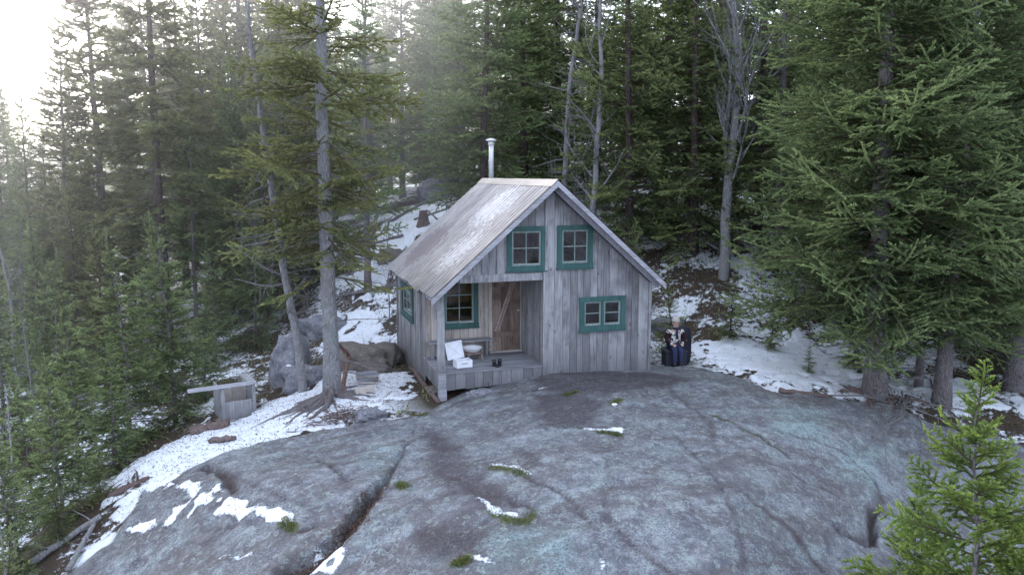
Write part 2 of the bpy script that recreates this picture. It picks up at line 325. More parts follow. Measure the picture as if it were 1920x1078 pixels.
    s1 = t.math('ADD', t.attr('snow'), t.math('MULTIPLY', t.math('SUBTRACT', n3, .5), .16))
    s1 = t.math('ADD', s1, t.math('MULTIPLY', t.math('SUBTRACT', n2, .5), .14))
    sm = t.math('MAXIMUM', t.ramp(t.math('ADD', t.math('MULTIPLY', s1, 6.), .5), [(.42, 0), (.58, 1)]), t.math('MULTIPLY', t.ramp(patch, [(.02, 0), (.06, 1)]), t.attr('wild')))
    deb = t.ramp(t.noise(P, 30, 3, .6), [(.57, 0), (.63, 1)])
    sc = t.mix(t.math('MULTIPLY', t.math('MULTIPLY', t.math('MULTIPLY', deb, t.ramp(n1, [(.42, .1), (.6, 1)])), t.attr('dirty')), .8), t.mix(n2, (.58, .61, .66), (.74, .76, .79)), (.06, .045, .04))
    c = t.mix(sm, c, sc)
    h = t.math('ADD', t.math('MULTIPLY', n2, 1.), t.math('ADD', t.math('MULTIPLY', n3, .5), t.math('MULTIPLY', n4, .22)))
    h = t.math('ADD', t.math('MULTIPLY', h, t.math('SUBTRACT', 1.0, t.math('MULTIPLY', sm, .75))), t.math('MULTIPLY', sm, 1.2))
    return t.pbr(c, t.math('SUBTRACT', .85, t.math('MULTIPLY', sm, .2)), t.bump(h, .8, .045), .25)
def mat_boulder(name, a, b, sn=.5):
    t = NT(name); P = t.world(); n2 = t.noise(P, 4, 6, .65); n3 = t.noise(P, 24, 5, .7)
    c = t.ramp(n2, [(.3, a), (.7, b)]); c = t.mix(t.ramp(n3, [(.4, .5), (.6, 0)]), c, (.06, .055, .06))
    c = t.mix(t.ramp(t.noise(P, 13, 4, .8), [(.56, 0), (.66, .5)]), c, (.33, .37, .36))
    nz = t.n('SeparateXYZ', {0: t.n('NewGeometry').outputs['Normal']}).outputs[2]
    s = t.math('ADD', t.math('MULTIPLY', t.math('SUBTRACT', nz, .86), 3.), t.math('MULTIPLY', t.math('SUBTRACT', n2, sn), 4.))
    c = t.mix(t.ramp(s, [(.2, 0), (.3, 1)]), c, (.80, .83, .89))
    return t.pbr(c, .85, t.bump(t.math('ADD', n2, n3), .7, .04), .25)
def mat_wood(name, cols, axis='z', dark=.5, rough=.85, speck=.5, foot=0):
    t = NT(name); O = t.obj(); tone = t.attr('tone')
    sc = {'z': (16, 16, 1.1), 'x': (1.1, 16, 16), 'y': (16, 1.1, 16)}[axis]
    off = t.n('CombineXYZ', {0: t.math('MULTIPLY', tone, 37.), 1: t.math('MULTIPLY', tone, 11.), 2: t.math('MULTIPLY', tone, 53.)}).outputs[0]
    Q = t.n('VectorMath', {0: O, 1: off}, operation='ADD').outputs[0]
    g = t.noise(t.mapp(Q, sc), 1.6, 6, .65, .6); bl = t.noise(Q, 1.6, 4, .6)
    c = t.ramp(g, [(.28, cols[0]), (.5, cols[1]), (.72, cols[2])])
    c = t.mix(t.ramp(tone, [(0, .55), (.5, 0), (1, 0)]), c, tuple(v*.6 for v in cols[0]))
    c = t.mix(t.ramp(tone, [(.55, 0), (1, .5)]), c, cols[2])
    c = t.mix(t.math('MULTIPLY', t.ramp(bl, [(.48, 0), (.68, 1)]), dark), c, tuple(v*.55 for v in cols[0]))
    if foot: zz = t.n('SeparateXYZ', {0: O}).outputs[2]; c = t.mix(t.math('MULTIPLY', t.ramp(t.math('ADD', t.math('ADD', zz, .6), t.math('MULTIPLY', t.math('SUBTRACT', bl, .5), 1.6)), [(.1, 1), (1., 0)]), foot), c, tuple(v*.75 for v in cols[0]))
    kn = t.n('TexVoronoi', {'Vector': t.mapp(Q, tuple(5.5 if q > 2 else 2.2 for q in sc)), 'Scale': 1.}).outputs['Distance']
    c = t.mix(t.ramp(kn, [(.05, speck), (.13, 0)]), c, (.04, .03, .035))
    return t.pbr(c, rough, t.bump(g, .5, .012), .25)
def mat_bark(name, cols, sc=1.0, lich=.5):
    t = NT(name); O = t.obj(); Q = t.mapp(O, (9*sc, 9*sc, 2.2*sc)); v = t.n('TexVoronoi', {'Vector': Q, 'Scale': 2.4}, feature='DISTANCE_TO_EDGE').outputs['Distance']
    n = t.noise(Q, 2.5, 6, .7); h = t.math('ADD', t.ramp(v, [(0, 0), (.18, 1)]), n)
    c = t.ramp(h, [(.3, cols[0]), (.8, cols[1]), (1., cols[1])]); c = t.mix(t.ramp(t.noise(O, 3.5, 5, .7), [(.5, 0), (.66, lich)]), c, cols[2])
    return t.pbr(c, .9, t.bump(h, .8, .03), .2)
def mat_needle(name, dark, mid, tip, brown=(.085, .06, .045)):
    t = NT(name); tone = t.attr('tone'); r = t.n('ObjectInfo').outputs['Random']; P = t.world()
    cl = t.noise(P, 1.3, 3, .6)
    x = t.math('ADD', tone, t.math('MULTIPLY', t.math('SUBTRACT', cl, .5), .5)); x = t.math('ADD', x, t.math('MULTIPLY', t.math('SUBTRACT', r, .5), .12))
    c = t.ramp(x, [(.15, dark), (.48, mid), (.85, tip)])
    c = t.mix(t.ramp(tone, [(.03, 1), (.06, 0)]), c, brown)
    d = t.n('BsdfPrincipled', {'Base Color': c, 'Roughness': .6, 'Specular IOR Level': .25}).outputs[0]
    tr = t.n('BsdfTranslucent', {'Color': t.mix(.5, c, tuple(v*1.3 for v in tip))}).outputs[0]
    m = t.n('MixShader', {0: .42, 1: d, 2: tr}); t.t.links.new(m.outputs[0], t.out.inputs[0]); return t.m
def plain(name, col, rough=.7, spec=.3, metal=0., var=.25, sc=18, bump=.3):
    t = NT(name); n = t.noise(t.obj(), sc, 5, .65)
    c = t.mix(n, tuple(v*(1-var) for v in col), tuple(min(1, v*(1+var)) for v in col))
    return t.pbr(c, rough, t.bump(n, bump, .01), spec, metal)
def mat_roof():
    t = NT('corrugated_metal'); O = t.obj(); n = t.noise(O, 1.1, 5, .6); n2 = t.noise(t.mapp(O, (1, 5, 1)), 2.5, 6, .7); n3 = t.noise(O, 9, 5, .75)
    c = t.ramp(n2, [(.3, (.14, .132, .13)), (.5, (.24, .23, .23)), (.7, (.36, .35, .355))])
    x = t.n('SeparateXYZ', {0: O})
    def blob(cx, cy, rx, ry):
        a = t.math('DIVIDE', t.math('SUBTRACT', x.outputs[0], cx), rx); b = t.math('DIVIDE', t.math('SUBTRACT', x.outputs[1], cy), ry)
        q = t.math('ADD', t.math('MULTIPLY', a, a), t.math('MULTIPLY', b, b))
        return t.math('ADD', t.math('SUBTRACT', 1., q), t.math('MULTIPLY', t.math('SUBTRACT', n3, .5), 3.))
    pr = t.attr('tone')
    c = t.mix(t.math('MULTIPLY', t.ramp(pr, [(0., 1), (.45, 0)]), .6), c, (.07, .06, .075))
    c = t.mix(t.math('MULTIPLY', t.ramp(blob(.55, 3.9, .75, 1.15), [(.2, 0), (.6, 1)]), .85), c, (.13, .105, .115))
    c = t.mix(t.math('MULTIPLY', t.ramp(blob(1.75, 1.7, .7, 1.3), [(.2, 0), (1.2, 1)]), .5), c, (.75, .75, .78))
    c = t.mix(t.math('MULTIPLY', t.ramp(blob(.7, .9, .9, 1.2), [(.5, 0), (1.2, 1)]), .35), c, (.80, .80, .84))
    gv = t.math('SINE', t.math('MULTIPLY', x.outputs[1], 2*math.pi/.215)); c = t.mix(t.math('MULTIPLY', t.ramp(t.math('ADD', gv, 1.), [(.35, 1), (.95, 0)]), t.ramp(n3, [(.3, .95), (.7, .6)])), c, (.06, .055, .062))  # troughs darkened in colour to stand for shade between the ribs
    return t.pbr(c, .42, t.bump(n3, .15, .01), .5, .25)
def mat_glass():
    t = NT('window_glass'); fr = t.n('Fresnel', {'IOR': 1.6}).outputs[0]
    a = t.n('BsdfTransparent', {'Color': (.34, .34, .36)}).outputs[0]; b = t.n('BsdfGlossy', {'Color': (.9, .9, .95), 'Roughness': .06}).outputs[0]
    m = t.n('MixShader', {0: t.math('ADD', t.math('MULTIPLY', fr, .7), .015), 1: a, 2: b}); t.t.links.new(m.outputs[0], t.out.inputs[0]); return t.m

M = dict(
 ground=mat_ground(), boulder=mat_boulder('boulder_rock', (.14, .14, .16), (.30, .30, .33), .66), boulder2=mat_boulder('brown_boulder_rock', (.12, .10, .08), (.23, .20, .17), .75),
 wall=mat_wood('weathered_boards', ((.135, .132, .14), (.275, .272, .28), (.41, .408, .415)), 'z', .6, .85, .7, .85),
 wall_warm=mat_wood('sheltered_boards', ((.24, .20, .175), (.43, .38, .34), (.58, .52, .48)), 'z', .3),
 deck=mat_wood('deck_boards', ((.15, .15, .17), (.29, .29, .31), (.42, .42, .44)), 'x', .3), deck_y=mat_wood('weathered_trim', ((.16, .155, .185), (.33, .32, .36), (.48, .47, .51)), 'y', .3),
 trim=mat_wood('weathered_rails', ((.13, .13, .15), (.29, .285, .31), (.44, .435, .465)), 'x', .3),
 door=mat_wood('door_boards', ((.11, .075, .06), (.28, .20, .165), (.40, .32, .27)), 'z', .6), door_l=mat_wood('door_brace_wood', ((.18, .13, .115), (.32, .24, .21), (.45, .36, .32)), 'x', .3),
 inner=mat_wood('inner_boards', ((.07, .04, .025), (.13, .08, .05), (.19, .12, .07)), 'z', .3),
 teal=mat_wood('green_paint', ((.028, .075, .070), (.042, .105, .098), (.065, .14, .13)), 'z', .25, .6, .15), sash=mat_wood('sash_paint', ((.13, .17, .16), (.22, .27, .25), (.32, .37, .35)), 'z', .2, .7, .1),
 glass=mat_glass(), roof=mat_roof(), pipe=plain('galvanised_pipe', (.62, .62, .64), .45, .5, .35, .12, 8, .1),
 bark=mat_bark('spruce_bark', ((.05, .042, .045), (.19, .165, .165), (.27, .28, .27)), 1, .6), bark_l=mat_bark('pale_bark', ((.11, .10, .105), (.30, .29, .295), (.20, .23, .21)), 1.1, .8),
 bark_d=mat_bark('dark_bark', ((.03, .022, .022), (.11, .08, .075), (.17, .16, .15)), 1, .4), twig=mat_bark('dead_twigs', ((.10, .09, .09), (.24, .22, .22), (.32, .32, .31)), 2, .4),
 root=mat_bark('root_wood', ((.05, .035, .032), (.19, .135, .12), (.30, .26, .25)), 1.2, .4), red=mat_bark('split_wood', ((.09, .045, .035), (.24, .13, .10), (.36, .27, .23)), 1.1, .4),
 ndl=mat_needle('spruce_needles', (.046, .066, .036), (.145, .195, .085), (.30, .37, .16)), ndl_l=mat_needle('young_fir_needles', (.06, .10, .03), (.18, .26, .06), (.36, .44, .11)),
 ndl_d=mat_needle('shaded_needles', (.058, .076, .044), (.16, .195, .085), (.30, .35, .14)), ndl_w=mat_needle('warm_needles', (.075, .076, .045), (.165, .175, .08), (.29, .30, .12), (.12, .085, .07)),
)
# ------------------------------------------------------------------ the ground sheet, split by cover into ground, ledge and snow
def axis(a, b, st, lo, hi, g=1.16):
    m = list(np.arange(a, b, st)); s = st; x = a; left = []
    while x > lo: s *= g; x -= s; left.append(x)
    s = st; x = m[-1]; right = []
    while x < hi: s *= g; x += s; right.append(x)
    return np.array(left[::-1]+m+right)
us = axis(-10.5, 12.0, .05, -2600, 2600); vs = axis(9.2, 24.5, .05, -300, 3500)
UU, VV = np.meshgrid(us, vs); GX, GY = uv2xy(UU, VV)
h, rock, snow, moss, stain, teal, litter = fields(GX, GY)
nv, nu = UU.shape; idx = np.arange(nu*nv).reshape(nv, nu)
quads = np.stack([idx[:-1, :-1], idx[:-1, 1:], idx[1:, 1:], idx[1:, :-1]], -1).reshape(-1, 4)
VA = np.stack([GX, GY, h], -1).reshape(-1, 3)
DD = np.hypot(UU, VV)
wild = np.clip(-rock/.15, 0, 1)*np.clip((240-DD)/80, 0, 1)
wild *= .0+1.0*(1-np.clip(1.2-np.hypot(np.maximum(np.abs(GX-2.5)-2.6, 0), np.maximum(np.abs(GY-2.6)-2.7, 0)), 0, 1))
dirty = np.clip((VV-19)/3, 0, 1)*np.where(UU < 1, .9, .35)+np.clip(-(UU+7.2)/1.5, 0, 1)*.8
dirty = np.clip(dirty, .4, 1)
att = dict(rock=np.clip(rock, -2, 2), snow=np.clip(snow, -2, 2), moss=moss, stain=stain, teal=teal, litter=litter, wild=wild, dirty=dirty)
qr = rock.ravel()[quads].mean(1) > 0; qs = snow.ravel()[quads].mean(1) > 0
def sub(name, sel, **kw):
    q = quads[sel]; used, inv = np.unique(q, return_inverse=True)
    me = np_mesh(name, VA[used], inv.reshape(-1, 4))
    for k, a in att.items():
        at = me.attributes.new(k, 'FLOAT', 'POINT'); at.data.foreach_set('value', np.ascontiguousarray(a.ravel()[used], np.float32))
    o = link(name, me, M['ground'], None, True); return tag(o, **kw)
sub('ground', ~qr & ~qs, label='dark forest floor with needle litter and broken patches of snow', cat='ground', kind='structure')
sub('granite_ledge', qr & ~qs, label='broad domed ledge of grey lichen-spotted granite in front of the cabin', cat='rock', kind='structure')
sub('snow', qs, label='thin white snow lying in the hollows beside and behind the ledge', cat='snow', kind='structure')

# ------------------------------------------------------------------ trees
def nrm(a): return a/(np.linalg.norm(a, axis=-1, keepdims=True)+1e-9)
def spray(L, rg, tl=.07, tw=.022, sp=.035, bare=.15, per=2, wide=.42, droop=.12, up=.1, lvl2=True, gap=.085):
    """one conifer bough along +x: side twigs, twiglets and tufts of needle blades. returns tris (n,3,3), tones (n,)"""
    B, D, Ln, K = [], [], [], []
    ax = np.array([1., 0, 0]); x = bare*L; side = 1
    while x < L:
        t = x/L; l = wide*L*(1-t)**.6*(.55+.45*min(1, (t-bare*.5)*4))*rg.uniform(.65, 1.25)
        l = max(l, .06); a = R_(rg.uniform(42, 62)); d = np.array([math.cos(a), side*math.sin(a), rg.uniform(-.42, .2)])
        B.append((x, 0, 0)); D.append(d/np.linalg.norm(d)); Ln.append(l); K.append(1)
        if lvl2 and l > .2:
            s = l*.22; sd = 1
            while s < l*.95:
                l2 = (l-s)*.5*rg.uniform(.6, 1.2); a2 = R_(rg.uniform(35, 55))*sd; c2, s2 = math.cos(a2), math.sin(a2)
                d2 = np.array([d[0]*c2-d[1]*s2, d[0]*s2+d[1]*c2, d[2]+rg.uniform(-.38, .25)])
                B.append(np.array([x, 0, 0])+(d/np.linalg.norm(d))*s); D.append(d2/np.linalg.norm(d2)); Ln.append(max(l2, .05)); K.append(2)
                s += gap*1.0*rg.uniform(.8, 1.3); sd = -sd
        side = -side; x += gap*.5*rg.uniform(.8, 1.25)*(1+.4*L)
    B.append((bare*L, 0, 0)); D.append(ax); Ln.append(L*(1-bare)); K.append(1)
    B = np.array(B, float); D = np.array(D, float); Ln = np.array(Ln); K = np.array(K)
    cnt = np.maximum((Ln/sp*per).astype(int), 2); ii = np.repeat(np.arange(len(B)), cnt); n = len(ii)
    s = np.concatenate([np.linspace(.12 if k == 1 else .0, 1, c) for c, k in zip(cnt, K)])
    p = B[ii]+D[ii]*(s*Ln[ii])[:, None]
    rd = nrm(rg.normal(size=(n, 3))); pr = nrm(rd-(rd*D[ii]).sum(1)[:, None]*D[ii]); pr[:, 2] = np.abs(pr[:, 2])*.8-.15*rg.random(n)
    al = np.radians(rg.uniform(22, 58, n))*(1-.6*(s > .93)); q = nrm(D[ii]*np.cos(al)[:, None]+pr*np.sin(al)[:, None])
    w = nrm(np.cross(q, rg.normal(size=(n, 3))+np.array([0, 0, .9])))*(tw/2*rg.uniform(.7, 1.2, n))[:, None]; ln = tl*rg.uniform(.6, 1.2, n)*(1-.25*s)
    T = np.stack([p-w, p+w, p+q*ln[:, None]], 1)
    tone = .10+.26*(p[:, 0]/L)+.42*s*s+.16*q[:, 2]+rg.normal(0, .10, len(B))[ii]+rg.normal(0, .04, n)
    # woody twigs as slim blades
    k1 = np.where(K == 1)[0]; e = B[k1]+D[k1]*Ln[k1][:, None]*.8; ww = np.array([0, 0, 1.])*.006
    T2 = np.stack([B[k1]-ww, B[k1]+ww, e], 1); ww = nrm(np.cross(D[k1], [0, 0, 1.]))*.006; T3 = np.stack([B[k1]-ww, B[k1]+ww, e], 1)
    r0 = .006+.007*L; mx = [np.array([[0, r0*math.cos(a), r0*math.sin(a)], [0, r0*math.cos(a+2.09), r0*math.sin(a+2.09)], [L, 0, 0]]) for a in (0, 2.09, 4.19)]
    T = np.concatenate([T, T2, T3, np.array(mx)]); tone = np.concatenate([np.clip(tone, .08, 1.2), np.zeros(2*len(k1)+3)])
    X = T[..., 0].clip(0)/L; T[..., 2] += L*(-droop*X**1.5+up*X**4)
    return T, tone
def conifer(H, cb, Lmax, r0, seed, whorl=.34, per_wh=5, keep=.9, tl=.1, tw=.03, sp=.05, bare=.2, droop=.14, up=.12, ang=(-16, 32), dead=25, lean=(0, 0), prof=.75, low=.35, per=2, extra=(), maxz=99, nL=(.35, .7, 1.1, 1.6, 2.2, 3.0, 3.8), gap=.085, wide=.42, crook=.03):
    rg = np.random.default_rng(seed); tp = {}
    def tmpl(L):
        k = min(range(len(nL)), key=lambda i: abs(math.log(nL[i]/L)))
        if k not in tp: tp[k] = [spray(nL[k], rg, tl, tw, sp, bare*(1.0 if nL[k] > .6 else .3), per, wide, droop, up, True, gap) for _ in range(3)]
        return nL[k], tp[k][rg.integers(3)]
    zz = np.linspace(0, H, 26); wob = np.stack([np.cumsum(rg.normal(0, crook, 26)), np.cumsum(rg.normal(0, crook, 26))], 1)*(zz/H)[:, None]
    ctr = np.stack([lean[0]*zz+wob[:, 0], lean[1]*zz+wob[:, 1], zz], 1)
    def cat_(z): return np.array([np.interp(z, zz, ctr[:, i]) for i in range(3)])
    TT, TN = [], []; wood = MB(); rad = r0*((1-zz/H)**.85*.92+.02); rad[0] *= 1.35; rad[1] *= 1.05
    P0 = ctr.copy(); P0[0, 2] = -.35; wood.tube(P0, rad, 12, .5, .06, seed=seed)
    def put(z, az, L, pit):
        l0, (T, tn) = tmpl(L); s = L/l0; ca, sa = math.cos(az), math.sin(az); cp, sp_ = math.cos(pit), math.sin(pit); ro = rg.normal(0, .4); cr, sr = math.cos(ro), math.sin(ro)
        Rm = np.array([[ca, -sa, 0], [sa, ca, 0], [0, 0, 1]])@np.array([[cp, 0, -sp_], [0, 1, 0], [sp_, 0, cp]])@np.array([[1, 0, 0], [0, cr, -sr], [0, sr, cr]])
        TT.append((T*s)@Rm.T+cat_(z)); b = rg.normal(0, .07); TN.append(np.where(tn == 0, 0, np.maximum(tn+b, .1)))
    z = cb
    while z < min(H-.15, maxz):
        t = (z-cb)/(H-cb); env = Lmax*(1-t)**prof*(low+(1-low)*min(1, t*5+.0)); n = per_wh if t < .8 else max(3, per_wh-1); a0 = rg.uniform(0, 6.28)
        for k in range(n):
            if rg.random() > keep: continue
            L = max(.2, env*rg.uniform(.55, 1.15)); put(z+rg.uniform(-.5, .5)*whorl, a0+k*6.283/n+rg.normal(0, .25), L, R_(ang[0]+(ang[1]-ang[0])*t**.8+rg.normal(0, 10)))
        z += whorl*(1-.45*t)*rg.uniform(.7, 1.3)
    put(H-.25, 0, .5, 1.5)
    for (z, az, L, pit) in extra: put(z, az, L, R_(pit))
    V = np.concatenate(TT); tone = np.repeat(np.concatenate(TN), 3); V = V.reshape(-1, 3)
    crown = np_mesh('crown', V, np.arange(len(V)).reshape(-1, 3), tone)
    db = MB()
    for k in range(dead):
        z = rg.uniform(.12*max(cb, 1.), cb+.25*(H-cb)); az = rg.uniform(0, 6.28); L = rg.uniform(.4, 1.)*min(Lmax*.8, 1.9)
        c0 = cat_(z); dr = rg.uniform(-.25, .15); n = 7; s = np.linspace(0, 1, n)[:, None]
        d = np.array([math.cos(az), math.sin(az), dr]); P = c0+d*s*L+np.cumsum(rg.normal(0, .03*L/3, (n, 3)), 0); P[:, 2] -= .12*L*(s[:, 0]**2)
        db.tube(P, np.linspace(.016, .003, n), 3, .5)
        for j in range(2, n-1):
            e = P[j]+(np.array([math.cos(az+(1 if j % 2 else -1)*.8), math.sin(az+(1 if j % 2 else -1)*.8), rg.uniform(-.4, .2)]))*L*.3*rg.uniform(.5, 1); db.tube(np.array([P[j], (P[j]+e)/2+rg.normal(0, .02, 3), e]), [.006, .004, .002], 3, .5)
    return wood, crown, db
PROTO = {}
def make_proto(key, nm='needle', bark='bark', **kw):
    w, c, d = conifer(**kw); a = bpy.data.meshes.new('trunk'); V = np.concatenate(w.v); a.from_pydata(V.tolist(), [], w.f); a.update()
    a.polygons.foreach_set('use_smooth', np.ones(len(a.polygons), bool)); a.materials.append(M[bark]); c.materials.append(M[nm])
    b = None
    if d.v: b = bpy.data.meshes.new('dead_branches'); b.from_pydata(np.concatenate(d.v).tolist(), [], d.f); b.update(); b.materials.append(M['twig'])
    PROTO[key] = (a, c, b)
def tree(key, loc, label, group=None, s=1., rz=None, name='spruce_tree', cat='tree', tilt=(0, 0), sx=1.):
    a, c, b = PROTO[key]; r = bpy.data.objects.new(name, None); COL.objects.link(r); r.location = loc
    r.rotation_euler = (tilt[0], tilt[1], random.uniform(0, 6.28) if rz is None else rz); r.scale = (s*sx, s*sx, s); tag(r, label, cat, group)
    for nm, me in (('trunk', a), ('crown', c), ('dead_branches', b)):
        if me: o = bpy.data.objects.new(nm, me); COL.objects.link(o); o.parent = r
    return r
Q = 1.0
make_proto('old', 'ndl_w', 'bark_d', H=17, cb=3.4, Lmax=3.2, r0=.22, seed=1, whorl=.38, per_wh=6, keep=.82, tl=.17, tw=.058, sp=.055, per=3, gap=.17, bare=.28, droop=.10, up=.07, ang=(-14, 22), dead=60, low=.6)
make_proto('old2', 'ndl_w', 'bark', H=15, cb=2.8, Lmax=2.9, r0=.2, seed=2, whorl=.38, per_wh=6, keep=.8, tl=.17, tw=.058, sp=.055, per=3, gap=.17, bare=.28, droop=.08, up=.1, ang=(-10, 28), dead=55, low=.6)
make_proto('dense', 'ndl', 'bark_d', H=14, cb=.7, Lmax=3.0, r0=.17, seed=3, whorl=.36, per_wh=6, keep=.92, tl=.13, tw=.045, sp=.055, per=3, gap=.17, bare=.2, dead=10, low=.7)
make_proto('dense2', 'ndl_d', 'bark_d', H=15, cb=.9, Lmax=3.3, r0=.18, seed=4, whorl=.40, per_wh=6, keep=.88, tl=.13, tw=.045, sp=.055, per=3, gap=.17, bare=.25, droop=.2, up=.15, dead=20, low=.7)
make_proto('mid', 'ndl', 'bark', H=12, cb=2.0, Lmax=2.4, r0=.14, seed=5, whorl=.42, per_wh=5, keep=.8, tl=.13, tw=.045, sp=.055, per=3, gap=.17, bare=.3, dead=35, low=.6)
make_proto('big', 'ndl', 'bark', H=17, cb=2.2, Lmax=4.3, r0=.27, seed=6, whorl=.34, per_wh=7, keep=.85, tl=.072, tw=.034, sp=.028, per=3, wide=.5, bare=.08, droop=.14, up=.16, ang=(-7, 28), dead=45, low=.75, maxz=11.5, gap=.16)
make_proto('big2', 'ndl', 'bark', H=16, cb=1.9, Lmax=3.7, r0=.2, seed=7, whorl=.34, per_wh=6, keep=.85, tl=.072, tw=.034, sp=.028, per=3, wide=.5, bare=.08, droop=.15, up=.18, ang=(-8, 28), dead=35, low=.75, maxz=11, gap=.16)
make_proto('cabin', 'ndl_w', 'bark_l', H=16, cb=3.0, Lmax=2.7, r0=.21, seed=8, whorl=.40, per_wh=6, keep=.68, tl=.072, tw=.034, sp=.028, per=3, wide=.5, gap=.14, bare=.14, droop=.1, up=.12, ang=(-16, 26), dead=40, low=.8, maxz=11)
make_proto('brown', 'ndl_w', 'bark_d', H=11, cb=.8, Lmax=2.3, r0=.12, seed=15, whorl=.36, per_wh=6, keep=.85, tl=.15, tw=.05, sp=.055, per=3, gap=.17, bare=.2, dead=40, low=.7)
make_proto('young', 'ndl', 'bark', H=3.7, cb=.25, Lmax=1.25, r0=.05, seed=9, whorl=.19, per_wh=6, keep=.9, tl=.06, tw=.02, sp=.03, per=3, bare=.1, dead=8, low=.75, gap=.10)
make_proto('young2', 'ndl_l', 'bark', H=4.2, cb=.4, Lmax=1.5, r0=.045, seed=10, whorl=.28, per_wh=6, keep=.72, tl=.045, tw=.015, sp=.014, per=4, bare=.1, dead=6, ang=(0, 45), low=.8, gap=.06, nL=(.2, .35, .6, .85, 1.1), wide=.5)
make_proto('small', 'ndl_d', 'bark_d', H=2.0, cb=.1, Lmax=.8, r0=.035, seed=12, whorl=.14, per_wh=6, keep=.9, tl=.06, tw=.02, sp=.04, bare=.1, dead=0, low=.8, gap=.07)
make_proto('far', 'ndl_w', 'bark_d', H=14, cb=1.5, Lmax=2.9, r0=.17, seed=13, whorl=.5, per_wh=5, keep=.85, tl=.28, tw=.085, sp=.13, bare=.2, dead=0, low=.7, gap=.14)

def tubes(lst):
    m = MB()
    for P, r, n in lst: m.tube(P, r, n, .5, seed=len(P))
    return m
def arr_mesh(name, m, mat, smooth=True):
    me = bpy.data.meshes.new(name); me.from_pydata(np.concatenate(m.v).tolist(), [], m.f); me.update()
    if smooth: me.polygons.foreach_set('use_smooth', np.ones(len(me.polygons), bool))
    me.materials.append(mat); return me
def bare_proto(key, H, r0, seed, bark, fork=.55, nb=16, ang=45, spread=.35, first=.3, droop=0, snag=False):
    rg = np.random.default_rng(seed); tr = MB(); br = MB()
    def limb(p, d, L, r, lv, mb):
        n = max(4, int(L/.22)+2); P = [p]; dd = d.copy()
        for i in range(n):
            dd = dd+rg.normal(0, .10 if lv else .035, 3)+np.array([0, 0, (.05 if lv else .0)-droop*lv*.06]); dd /= np.linalg.norm(dd); P.append(P[-1]+dd*L/n)
        P = np.array(P); rr = r*(1-np.linspace(0, 1, n+1)*(.8 if lv else .72)); mb.tube(P, rr, (9, 5, 4, 3, 3)[lv], .5, .05 if lv == 0 else 0, seed=seed+lv)
        if lv >= 4 or L < .22: return
        k = nb if lv == 0 else int(3+L*2.2)
        for j in range(k):
            t = first+(1-first)*(j+rg.random())/k if lv == 0 else rg.uniform(.2, 1); i = min(int(t*n), n-1); q = P[i]+(P[i+1]-P[i])*(t*n-i)
            T = P[i+1]-P[i]; T /= np.linalg.norm(T); w = rg.normal(size=3); w -= w@T*T; w /= np.linalg.norm(w)
            a = R_(rg.uniform(ang*.6, ang*1.3)); nd = T*math.cos(a)+w*math.sin(a)
            if lv >= 2 and rg.random() < .35: continue
            limb(q, nd, L*(spread if lv == 0 else .5)*rg.uniform(.55, 1.2)*(1-.4*t*(lv == 0)), rr[i]*(.42 if lv == 0 else .5), lv+1, br)
    limb(np.array([0, 0, -.3]), np.array([0, 0, 1.]), H, r0, 0, tr)
    PROTO[key] = (arr_mesh('trunk', tr, M[bark]), None, arr_mesh('branches', br, M[bark] if not snag else M['twig']))
bare_proto('maple', 13, .18, 21, 'bark_l', nb=24, ang=36, spread=.33, first=.22)
bare_proto('birch', 11, .13, 22, 'bark_l', nb=20, ang=50, spread=.24, first=.15)
bare_proto('snag', 9.5, .12, 23, 'bark_l', nb=38, ang=82, spread=.13, first=.22, droop=1, snag=True)
bare_proto('sapling', 3.6, .028, 24, 'bark_l', nb=9, ang=45, spread=.3, first=.2)
bare_proto('sapling2', 4.6, .022, 25, 'twig', nb=12, ang=30, spread=.34, first=.15)
bare_proto('brush', 3.6, .016, 26, 'twig', nb=12, ang=32, spread=.35, first=.1)
bare_proto('shrub', .9, .008, 27, 'root', nb=10, ang=38, spread=.5, first=.05)
def bare(key, loc, label, group=None, s=1., rz=None, tilt=(0, 0), name='bare_tree', cat='tree'):
    a, c, b = PROTO[key]; r = bpy.data.objects.new(name, None); COL.objects.link(r); r.location = loc; r.rotation_euler = (tilt[0], tilt[1], random.uniform(0, 6.28) if rz is None else rz); r.scale = (s, s, s)
    tag(r, label, cat, group)
    for nm, me in (('trunk', a), ('branches', b)): o = bpy.data.objects.new(nm, me); COL.objects.link(o); o.parent = r
    return r
def roots(parent, cx, cy, z0, spec, mat='root', seed=3):
    """surface roots from a trunk foot following the ground, in the tree's own space"""
    rg = np.random.default_rng(seed); m = MB(); Mi = parent.matrix_basis.inverted()
    for az, L, r in spec:
        n = 9; s = np.linspace(0, 1, n); a = az+np.cumsum(rg.normal(0, .16, n)); x = cx+np.cumsum(np.cos(a))*L/n; y = cy+np.cumsum(np.sin(a))*L/n
        x = np.r_[cx+.05*math.cos(az), x]; y = np.r_[cy+.05*math.sin(az), y]; z = fields(x, y)[0]+np.r_[.42, .20, np.linspace(.07, -.01, n-1)]*min(1, r/.07)
        m.tube([tuple(Mi@Vector(p)) for p in zip(x, y, z)], np.r_[r*1.2, r*(1-.6*s)], 7, .5, .12, seed=int(az*50)+7)
    return m.build('roots', M[mat], parent, True)

